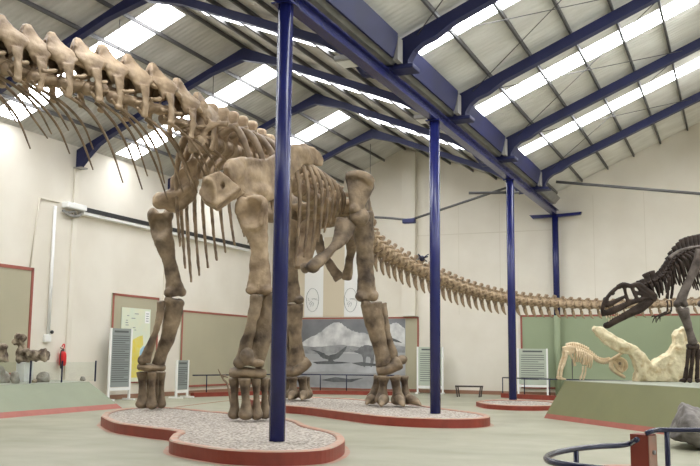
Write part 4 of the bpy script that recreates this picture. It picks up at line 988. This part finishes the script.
# backbone
bpx = [(639, 289, 0), (645, 287, 0), (651, 284, 0), (656, 282, .05), (661, 278, .1), (666, 272, .2), (671, 265, .3), (677, 258, .4), (684, 253, .55), (692, 250, .7), (700, 248, .85), (710, 246, 1.1), (722, 246, 1.35), (736, 247, 1.6)]
BP = catmull([g(*q) for q in bpx], 240); ba = [0]
for a, c in zip(BP[:-1], BP[1:]): ba.append(ba[-1]+(c-a).length)
s, i = .05, 0
while s < ba[-1]-.05 and i < 28:
    f = s/ba[-1]; p, tg = along(BP, ba, s); ln = .105+.05*f
    R = frame(tg); bm = bmesh.new()
    h = (.30 if 1 < i < 4 else .2) if f < .28 else min(.36, .2+(f-.28)*.9)
    sweep(bm, [p-tg*ln*.5, p, p+tg*ln*.5], [.11, .085, .11], n=4, k=8, side=R.col[0])
    sweep(bm, [p+R.col[2]*.05, p+R.col[2]*(h*.6)+tg*.02, p+R.col[2]*h+tg*.03], [.09, .095, .115], [.04, .03, .03], side=tg, n=6, k=8)
    for sd in (-1, 1): sweep(bm, [p, p+R.col[0]*(sd*.16)+R.col[2]*.07], [.045, .03], n=2, k=6)
    gb('vertebra', bm, vox=.02, sm=2)
    if 2 <= i < 24:
        for sd in (-1, 1):
            if f < .30: L_, w = .34+.5*f, .11
            else: L_, w = .62+.5*min(1, (f-.3)*3), .18+.34*min(1, (f-.3)*2.0)
            bm = bmesh.new()
            sweep(bm, [p+R.col[0]*(sd*.1), p+R.col[0]*(sd*w)+V((0, 0, -.12*L_)), p+R.col[0]*(sd*w*1.05)+tg*(.10*L_)+V((0, 0, -.5*L_)), p+R.col[0]*(sd*w*.8)+tg*(.2*L_)+V((0, 0, -L_))], [.042, .046, .036, .018], n=12, k=6)
            obj('rib', bm, M['bone_dark'], G, sm=True)
    s += ln*1.12; i += 1
def gl(name, pts, ra, rb=None, ends=(), material='bone_dark', vox=.02):
    bm = bmesh.new(); sweep(bm, pts, ra, rb or ra, side=LAT, n=len(pts)*5, k=12)
    for c, r in ends: ell(bm, c, r)
    return gb(name, bm, material, vox, 3, .01, 5)
for sd, dd in ((-1, -.28), (1, .75)):
    gl('scapula', [g(669, 258, dd+.1), g(677, 252, dd+.2), (g(688, 248, dd+.3)), g(702, 246, dd+.5)], [.06, .045, .04, .06], [.03]*4, material='bone_dark_leg')
    x = 0 if sd < 0 else 4
    gl('upper_arm', [g(669+x, 276, dd), g(668.5+x, 288, dd), g(667+x, 299, dd)], [.055, .035, .045])
    gl('forearm', [g(667+x, 300, dd), g(667.5+x, 306, dd), g(667+x, 312, dd)], [.03, .025, .03])
    gl('hand', [g(667+x, 312, dd), g(661+x, 314.5, dd), g(655+x, 317, dd)], [.035, .03, .025])
    for (x1, y1) in ((651, 316), (652, 322), (656, 321)): gl('finger', [g(656+x, 316.5, dd), g((656+x1)/2+x, (315.5+y1)/2, dd), g(x1+x, y1+1.5, dd)], [.022, .02, .008], vox=.012)
def ghind(dx, dd, w):
    q = lambda x, y: g(x+dx, y, dd)
    gl('femur', [q(701, 250), q(697, 263), q(691, 277), q(684, 292), q(680.5, 303)], [.13, .12, .10, .11, .13], [.13, .12, .10, .11, .13], [(q(677, 304), (.1, .12, .09)), (q(684, 304), (.1, .12, .09))], 'bone_dark_leg')
    gl('tibia', [q(683, 309), q(686, 320), q(690, 333), q(693.5, 344)], [.16, .12, .10, .12], [.14, .11, .09, .11], [(q(679, 309), (.07, .1, .08))], 'bone_dark_leg')
    gl('ankle', [q(687, 347), q(693, 346.5), q(699, 347)], [.08, .09, .08])
    for xa, xb in ((689, 685), (693.5, 690), (698, 697)):
        a, b_ = q(xa, 349), q(xb, 380)
        gl('metatarsal', [a, a.lerp(b_, .5), b_], [.065, .05, .065], [.065, .05, .065])
    for xa, xb, d2 in ((685, 679, -.2), (690, 689, -.35), (697, 701, -.3)):
        a = q(xa, 381); b_ = g(xb+dx, 386.5, dd+d2); a.z = max(a.z, ZR_+.09); b_.z = ZR_+.08
        gl('toe', [a, a.lerp(b_, .5)+V((0, 0, .02)), b_], [.06, .05, .02])
ghind(0, 0, 1); ghind(24, 1.3, 1)
bm = bmesh.new(); prism(bm, [g(694, 243, .9), g(706, 236, 1.1), (g(726, 238, 1.5)), g(732, 250, 1.6), g(716, 256, 1.3), g(700, 256, 1.0)], fw*.2); gb('pelvis', bm, vox=.035, sm=4)
# its tail, running on beyond the frame
tl = catmull([BP[-1], BP[-1]+rt*.9+fw*.25+V((0, 0, -.10)), BP[-1]+rt*1.9+fw*.6+V((0, 0, -.22)), BP[-1]+rt*3.0+fw*1.1+V((0, 0, -.28)), BP[-1]+rt*3.9+fw*1.6+V((0, 0, -.22))], 26)
for k in range(26):
    a, c = tl[k], tl[k+1]; tg = c-a; r_ = .10*(1-k/30)
    bm = bmesh.new(); sweep(bm, [a+tg*.04, a+tg*.5, a+tg*.92], [r_, r_*.75, r_], n=4, k=8); sweep(bm, [a+tg*.5, a+tg*.6+V((0, 0, r_*2.6))], [.05*(1-k/34), .035*(1-k/34)], n=2, k=6); sweep(bm, [a+tg*.9, a+tg*1.1+V((0, 0, -r_*2.8))], [.04*(1-k/34), .02], n=2, k=6)
    obj('vertebra', bm, M['bone_dark'], G, sm=True)
# steel mount arm and prop
bm = bmesh.new(); q1 = g(693, 262, .4); sweep(bm, [V((q1.x+.25, q1.y+.3, ZR_+.014)), V((q1.x+.25, q1.y+.3, q1.z-.3)), q1+V((.1, .1, .05))], .03, n=10, k=8); obj('mount_post', bm, M['steel_dark'], G, sm=True)

# ------------------------------------------------------------------ small pale theropod
SD_ = 24.3
Q = thing('small_theropod_skeleton', at(562, 381, SD_), 'small pale upright theropod skeleton at the left end of the dark green plinth', 'skeleton')
h = lambda x, y, d=0: at(x, y, SD_+d)
def hb(name, pts, ra, ends=(), vox=.012, rb=None):
    ra = [r*1.1 for r in ra]; bm = bmesh.new(); sweep(bm, pts, ra, rb, side=LAT, n=len(pts)*5, k=8)
    for c, r in ends: ell(bm, c, r)
    return bone(name, bm, M['bone_white'], Q, vox, 2, .006, 8)
bm = bmesh.new()
for sd in (-1, 1):
    o = sd*.06
    sweep(bm, [h(609, 361, o), h(616, 357, o), h(622, 353, o), h(627, 350, o*.6)], [.05, .05, .04, .03], n=10, k=7)
    sweep(bm, [h(611, 362, o), h(615, 363.5, o), h(617, 368, o)], [.05, .045, .04], n=8, k=7)
    sweep(bm, [h(616, 358, o), h(621, 358.5, o), h(625.5, 362, o), h(626, 368, o*.8), h(623, 371, o*.6)], [.04, .045, .05, .05, .04], n=14, k=7)
    sweep(bm, [h(617, 368, o), h(620, 370.5, o), h(623, 371.5, o*.6)], [.045, .05, .05], n=8, k=7)
    sweep(bm, [h(621.5, 359, o), h(622, 365, o), h(621, 370, o)], [.035, .05, .04], n=8, k=7)
for x, y in ((613, 361), (620, 358), (625, 366), (624, 370)): bar(bm, h(x, y, -.06), h(x, y, .06), .05, .05)
prism(bm, [h(x, y) for x, y in ((614.5, 360), (619, 357.5), (624, 359), (626.5, 364), (625.5, 371), (621, 371.5), (617, 367))], fw*.1)
cr = bone('cranium', bm, M['bone_white'], Q, .012, 1, .004)
for sd in (-1, 1):
    bm = bmesh.new(); ell(bm, h(620, 363.5, sd*.085), (.038, .03, .042)); obj('eye_socket', bm, M['fossil'], cr, sm=True)['label'] = 'dark eye socket'
bm = bmesh.new()
for sd in (-1, 1): sweep(bm, [h(611, 362, sd*.05), h(611.5, 367, sd*.06), h(616, 372, sd*.05), h(624, 377, sd*.03)], [.05, .075, .06, .05], n=10, k=7)
bar(bm, h(612, 366, -.05), h(612, 366, .05), .05, .05); ell(bm, h(624, 377), (.05, .05, .04))
bone('lower_jaw', bm, M['bone_white'], Q, .012, 2, .005)
sp_ = catmull([h(610, 361), h(604, 362), h(598, 360.5), h(592, 355.5), h(586, 351.5), h(579, 348.5), h(572, 347.5), (h(566, 349))], 22)
for k in range(22):
    a, c = sp_[k], sp_[k+1]; tg = (c-a)
    bm = bmesh.new(); sweep(bm, [a+tg*.04, a+tg*.5, a+tg*.9], [.07, .05, .07], n=3, k=7)
    hh = .11 if k < 11 else .15
    sweep(bm, [a+tg*.5, a+tg*.5+V((0, 0, hh))], [.04, .03], n=2, k=6)
    obj('vertebra', bm, M['bone_white'], Q, sm=True)
    if 10 <= k < 18:
        for sd in (-1, 1):
            bm = bmesh.new(); sweep(bm, [a, a+fw*(sd*.12)+V((0, 0, -.06)), a+fw*(sd*.14)+V((-.02, 0, -.22)), a+fw*(sd*.06)+V((-.04, 0, -.34-.02*(k % 3)))], [.022, .026, .022, .014], n=10, k=6); obj('rib', bm, M['bone_white'], Q, sm=True)
for sd, dx in ((-1, 0), (1, 3)):
    dd = sd*.14
    hb('scapula', [h(584+dx, 353, dd), h(580+dx, 352, dd), h(576+dx, 351, dd)], [.05, .03, .035], rb=[.02]*3)
    hb('upper_arm', [h(585+dx, 355, dd), h(584+dx, 361, dd), h(583+dx, 365, dd)], [.035, .028, .032])
    hb('forearm', [h(583+dx, 366, dd), h(582.5+dx, 372, dd), h(581+dx, 377, dd)], [.028, .022, .03])
    hb('hand', [h(581+dx, 377, dd), h(580+dx, 380, dd)], [.04, .015])
    hb('femur', [h(567-dx, 351, dd), h(566-dx, 357, dd), h(564-dx, 363, dd)], [.055, .04, .05])
    hb('tibia', [h(564-dx, 363, dd), h(562-dx, 370, dd), h(561-dx, 376, dd)], [.045, .032, .035])
    f0 = h(561-dx, 376, dd); f1 = V((f0.x, f0.y, ZR_+.07)); f2 = f1+rt*.14; f2.z = ZR_+.045
    hb('foot', [f0, f1, f2], [.035, .035, .015])
bm = bmesh.new(); prism(bm, [h(x, y) for x, y in ((562, 347), (570, 345), (576, 347), (574, 353), (567, 355), (563, 352))], fw*.1); sweep(bm, [h(570, 353), h(573, 360), (h(575, 366))], [.05, .03, .045], n=8, k=8)
bone('pelvis', bm, M['bone_white'], Q, .015, 3, .006)
bm = bmesh.new(); a = h(572, 356); sweep(bm, [V((a.x, a.y, ZR_+.014)), a+V((0, 0, .15))], .012, n=2, k=6); obj('mount_post', bm, M['steel_dark'], Q, sm=True)

# ------------------------------------------------------------------ large cream winged cast behind
CD = 23.9
c_ = lambda x, y: at(x, y, CD)
bm = bmesh.new()
prism(bm, [c_(x, y) for x, y in ((593, 329), (595, 326), (602, 327), (612, 333), (622, 340), (634, 347), (638, 356), (630, 354), (620, 353), (610, 348), (602, 342), (597, 336))], fw*.3)
prism(bm, [c_(x, y) for x, y in ((622, 340), (634, 345.5), (641, 351), (648, 360), (651, 366), (651, 383), (634, 383), (636, 372), (634, 362), (629, 354))], fw*.45)
prism(bm, [c_(x, y) for x, y in ((649, 383), (649, 370), (651.5, 364), (655, 360), (661, 356.5), (668, 353), (674, 345), (684, 344), (694, 340), (700, 345), (700, 383))], fw*.4)
prism(bm, [c_(x, y) for x, y in ((674, 347), (673, 336), (677, 330), (683, 327), (689, 329), (692, 338), (694, 346))], fw*.32)
sweep(bm, [c_(597, 330)-fw*.15, c_(612, 341)-fw*.15, c_(630, 350)-fw*.17], [.07, .1, .12], [.05, .06, .06], n=10, k=8)
sweep(bm, [c_(634, 350)-fw*.22, c_(639, 360)-fw*.25, c_(640, 378)-fw*.25], .08, n=10, k=8); sweep(bm, [c_(652, 367)-fw*.2, c_(655, 373)-fw*.2, c_(652, 380)-fw*.2], .06, n=8, k=8)
sweep(bm, [c_(672, 357)-fw*.2, c_(668, 366)-fw*.2, c_(674, 378)-fw*.2], .06, n=8, k=8); sweep(bm, [c_(678, 332)-fw*.18, c_(680, 342)-fw*.18, c_(676, 352)-fw*.2], .06, n=8, k=8)
me = organic(bm, 'winged_fossil_cast', .032, 1, .03, 4.5)
zmin = min(v.co.z for v in me.vertices)
for v in me.vertices:
    if v.co.z < ZR_+.02: v.co.z = ZR_+.02
o = link_mesh('winged_fossil_cast', me, M['cream']); props(o, 'large cream fossil cast with two raised wing-like lobes behind the theropod', 'fossil')
o.data.update()

# ------------------------------------------------------------------ grey rock by the plinth
bm = bmesh.new()
for x, y, d in ((681.5, 403, 16.9), (684, 405, 16.3), (694, 410, 16.2), (705, 415, 16.4), (722, 424, 16.6), (726, 440, 16.4), (715, 452, 16.0), (700, 449, 15.9), (684, 444, 16.0), (671, 440, 16.2), (667, 436, 16.7), (672, 424, 16.6), (677, 414, 16.9), (690, 406, 17.7), (712, 416, 17.8), (722, 436, 17.6), (680, 432, 17.5), (690, 428, 15.75), (702, 431, 15.7)): bm.verts.new(at(x, y, d))
bmesh.ops.convex_hull(bm, input=bm.verts[:])
loose = [v for v in bm.verts if not v.link_faces]; bmesh.ops.delete(bm, geom=loose, context='VERTS')
me = organic(bm, 'rock', .03, 0, .045, 4.5); bm = bmesh.new(); bm.from_mesh(me)
zm = min(v.co.z for v in bm.verts)
for v in bm.verts: v.co.z = max(v.co.z-zm-.03, .002)
o = obj('rock', bm, M['rock'], sm=False); props(o, 'big grey rough rock lying on the floor before the dark green plinth', 'rock')

# ------------------------------------------------------------------ foreground railing at the lower right
t = thing('railing', (-.75, 7.2, 0), 'dark blue looped tube railing with red box post in the right foreground', 'railing')
ZL = .95
loop = [atz(637, 439.5, 1.0), atz(630, 443.5, .955), atz(618, 445.5, .945), atz(598, 446.5, .945), atz(575, 449, .945), atz(557, 452.5, .945), atz(547, 457, .945), atz(549, 461, .945), atz(562, 464, .945), atz(585, 467, .945), atz(625, 471, .945), atz(670, 474, .945)]
bm = bmesh.new(); sweep(bm, loop, .021, n=90, k=12, side=(0, 0, 1)); obj('loop_rail', bm, M['navy'], t, sm=True)
bm = bmesh.new(); q = atz(576, 449, .945); sweep(bm, [(q.x, q.y, 0), (q.x, q.y, .93)], .02, n=1, k=10); obj('post', bm, M['navy'], t, sm=True)
bp_ = atz(644, 434, 1.0); bx = bp_.to_2d()
u2 = V((.94, -.34, 0)); n2 = V((u2.y, -u2.x, 0))
b0 = V((bx.x, bx.y, 0)); wv_ = .07
bm = bmesh.new(); prism(bm, [b0-u2*.085-n2*.075, b0+u2*.065-n2*.075, b0+u2*.065+n2*.075, b0-u2*.085+n2*.075], (0, 0, .001))
for v in bm.verts: v.co.z = 0 if v.co.z < 0 else 1.0
bevel(bm, .006); obj('box_post', bm, M['red_paint'], t)
bm = bmesh.new(); a = b0+u2*.07; prism(bm, [a-n2*.07, a+n2*.07, a+n2*.07+V((0, 0, .99)), a-n2*.07+V((0, 0, .99))], u2*.006); SP = obj('side_plate', bm, M['red_pale'], t); SP['label'] = 'pale worn metal side plate'
bm = bmesh.new(); sweep(bm, [a+V((0, 0, .86)), a+u2*.02+V((0, 0, .86))], .018, n=1, k=12); obj('bolt', bm, M['steel_grey'], SP, sm=True)
r2 = [atz(646, 433.5, 1.015), atz(651, 431.5, 1.03), atz(657, 430.2, 1.035), atz(664, 430, 1.035), atz(682, 430, 1.035), atz(720, 430, 1.035), atz(800, 430.5, 1.035)]
bm = bmesh.new(); sweep(bm, r2, .021, n=40, k=12, side=(0, 0, 1)); obj('straight_rail', bm, M['navy'], t, sm=True)
q = r2[3]+(r2[4]-r2[3])*.15
bm = bmesh.new(); sweep(bm, [(q.x, q.y, 0), (q.x, q.y, 1.02)], .022, n=1, k=10); obj('post', bm, M['navy'], t, sm=True)
# red kerb just inside the frame at the bottom
kc = atz(612, 470, .2)
island([(kc.x-.45, kc.y+.2), (kc.x+.05, kc.y+.75), (kc.x+.8, kc.y+.6), (kc.x+1.0, kc.y-.4), (kc.x+.3, kc.y-1.1), (kc.x-.5, kc.y-.7)], .2, 'low red kerb showing at the bottom edge behind the looped railing', True, .2)

# ------------------------------------------------------------------ fossils and glass on the left plinth
ZP = .76+.012
def on_plinth(px, d): p = at(px, 375, d); return V((p.x, p.y, ZP))
def back_d(px, X=-18.75): return (atx(px, 372, X)-C0).dot(fw)
def fossil_vertebra(name, px, d, label, px_spine, zc, k):
    t = thing(name, on_plinth(px, d), label, 'fossil', None)
    f = lambda x, y: at(x, y, d)
    return t, f
d = back_d(27, -18.9)
t = thing('fossil_vertebra', on_plinth(27, d), 'brown fossil vertebra with tall spine on a white block, right one on the left plinth', 'fossil')
f = lambda x, y, e=0: at(x, y, d+e)
bm = bmesh.new()
sweep(bm, [f(18, 357), f(26, 356), f(36, 356), f(46, 355)], [.2, .16, .14, .18], [.2, .17, .15, .18], side=up, n=12, k=12)
sweep(bm, [f(24, 354), f(22, 346), f(19, 338), f(17, 334)], [.13, .11, .14, .10], [.12, .1, .12, .08], n=10, k=10); ell(bm, f(20, 338), (.19, .15, .14)); ell(bm, f(16, 341), (.1, .12, .1)); ell(bm, f(45, 355), (.08, .2, .19)); ell(bm, f(23, 353), (.22, .2, .16)); ell(bm, f(34, 353), (.12, .2, .1)); ell(bm, f(28, 360), (.16, .16, .08))
sweep(bm, [f(20, 352), f(25, 352, -.15), f(30, 354, -.25)], [.1, .08, .1], n=6, k=8)
bone('bone', bm, M['fossil'], t, .025, 1, .06, 6)
bm = bmesh.new(); a = on_plinth(24, d); box(bm, a+V((-.16, -.16, 0)), a+V((.16, .2, f(24, 362).z-ZP))); bevel(bm, .02); obj('support_block', bm, M['white_paint'], t)
d2 = back_d(3, -18.9)
f2 = lambda x, y, e=0: at(x, y, d2+e)
t = thing('fossil_vertebra', on_plinth(3, d2), 'brown fossil vertebra at the left photo edge, on a grey lump on the left plinth', 'fossil')
bm = bmesh.new()
sweep(bm, [f2(-14, 356), f2(-4, 357), f2(2, 357), f2(7, 357)], [.16, .14, .13, .16], n=10, k=12, side=up); sweep(bm, [f2(2, 355), f2(3, 349), f2(3, 345)], [.14, .12, .1], n=6, k=10); sweep(bm, [f2(-10, 355), f2(-9, 346)], [.14, .1], n=4, k=8)
bone('bone', bm, M['fossil'], t, .025, 1, .06, 6)
bm = bmesh.new(); a = on_plinth(-6, d2); ell(bm, a+V((0, 0, .2)), (.3, .34, .36)); ell(bm, a+V((.05, .28, .1)), (.22, .22, .22))
me = organic(bm, 'support_stone', .03, 3, .04, 4)
for v in me.vertices: v.co.z = max(v.co.z, ZP)
link_mesh('support_stone', me, M['fossil_grey'], t)
def stone(px, d, r, label, name='fossil_fragment', m='fossil_grey'):
    a = on_plinth(px, d); bm = bmesh.new(); ell(bm, a+V((0, 0, r[2]*.7)), r); ell(bm, a+V((r[0]*.4, 0, r[2]*.5)), (r[0]*.7, r[1]*.9, r[2]*.7))
    me = organic(bm, name, .022, 2, .03, 6)
    for v in me.vertices: v.co.z = max(v.co.z, ZP)
    props(link_mesh(name, me, M[m]), label, 'fossil', 'fossil pieces on the left plinth')
stone(43, back_d(43, -18.6), (.22, .18, .17), 'rounded pale grey fossil stone right of the tall-spined vertebra')
stone(15, back_d(14, -18.28), (.13, .13, .2), 'grey fossil lump between the two propped vertebrae')
stone(35, back_d(35, -18.35), (.08, .07, .06), 'small dark fossil chip beside the rounded pale stone', m='fossil')
stone(83, back_d(83, -18.4), (.10, .08, .09), 'small grey fossil piece alone near the right end of the left plinth')
ge = [atz(-40, 381.5, ZP), atz(30, 381.5, ZP), atz(61.5, 381, ZP), atz(95, 380.8, ZP)]
gx = [V((-18.05, 15.4, ZP)), V((-18.0, 18.9, ZP)), V((-17.98, 20.15, ZP)), V((-17.95, 21.85, ZP))]
# posts stand along the plinth edge
gx[1] = V((-18.02, (ray(30, 381).y/ray(30, 381).x)*-18.02, ZP)); gx[2] = V((-18.0, (ray(61.5, 381).y/ray(61.5, 381).x)*-18.0, ZP)); gx[3] = V((-17.96, (ray(95, 381).y/ray(95, 381).x)*-17.96, ZP))
GH = .62
for k, p in enumerate(gx):
    bm = bmesh.new(); box(bm, p+V((-.018, -.018, 0)), p+V((.018, .018, GH)))
    props(obj('barrier_post', bm, M['navy']), ['thin dark glass-barrier post at the near end of the left plinth, outside the frame', 'thin dark post in front of the tall-spined fossil vertebra', 'thin dark post below the fire extinguisher', 'thin dark post at the right end of the left plinth'][k], 'post', 'posts of the glass barrier')
for k, (a, c) in enumerate(zip(gx[:-1], gx[1:])):
    bm = bmesh.new(); dd = (c-a).normalized()
    bar(bm, a+dd*.02+V((0, 0, GH*.5-.01)), c-dd*.02+V((0, 0, GH*.5-.01)), .01, GH-.06)
    props(obj('glass_pane', bm, M['glass']), ['clear low glass pane left of the first visible post', 'clear low glass pane between the vertebra and the fire extinguisher', 'clear low glass pane nearest the tall text sign'][k], 'glass pane', 'panes of the glass barrier')

# ------------------------------------------------------------------ light and exposure
w = bpy.data.worlds.new('sky'); scn.world = w; w.use_nodes = True
bg = w.node_tree.nodes['Background']; bg.inputs['Color'].default_value = (.85, .92, 1, 1); bg.inputs['Strength'].default_value = 1.8
scn.view_settings.view_transform = 'Standard'; scn.view_settings.look = 'None'; scn.view_settings.gamma = 1; scn.view_settings.use_curve_mapping = False
scn.view_settings.exposure = 0.27
scn.cycles.max_bounces = 10; scn.cycles.diffuse_bounces = 7; scn.cycles.glossy_bounces = 3; scn.cycles.transparent_max_bounces = 12
scn.cycles.caustics_reflective = False; scn.cycles.caustics_refractive = False
scn.cycles.use_denoising = True
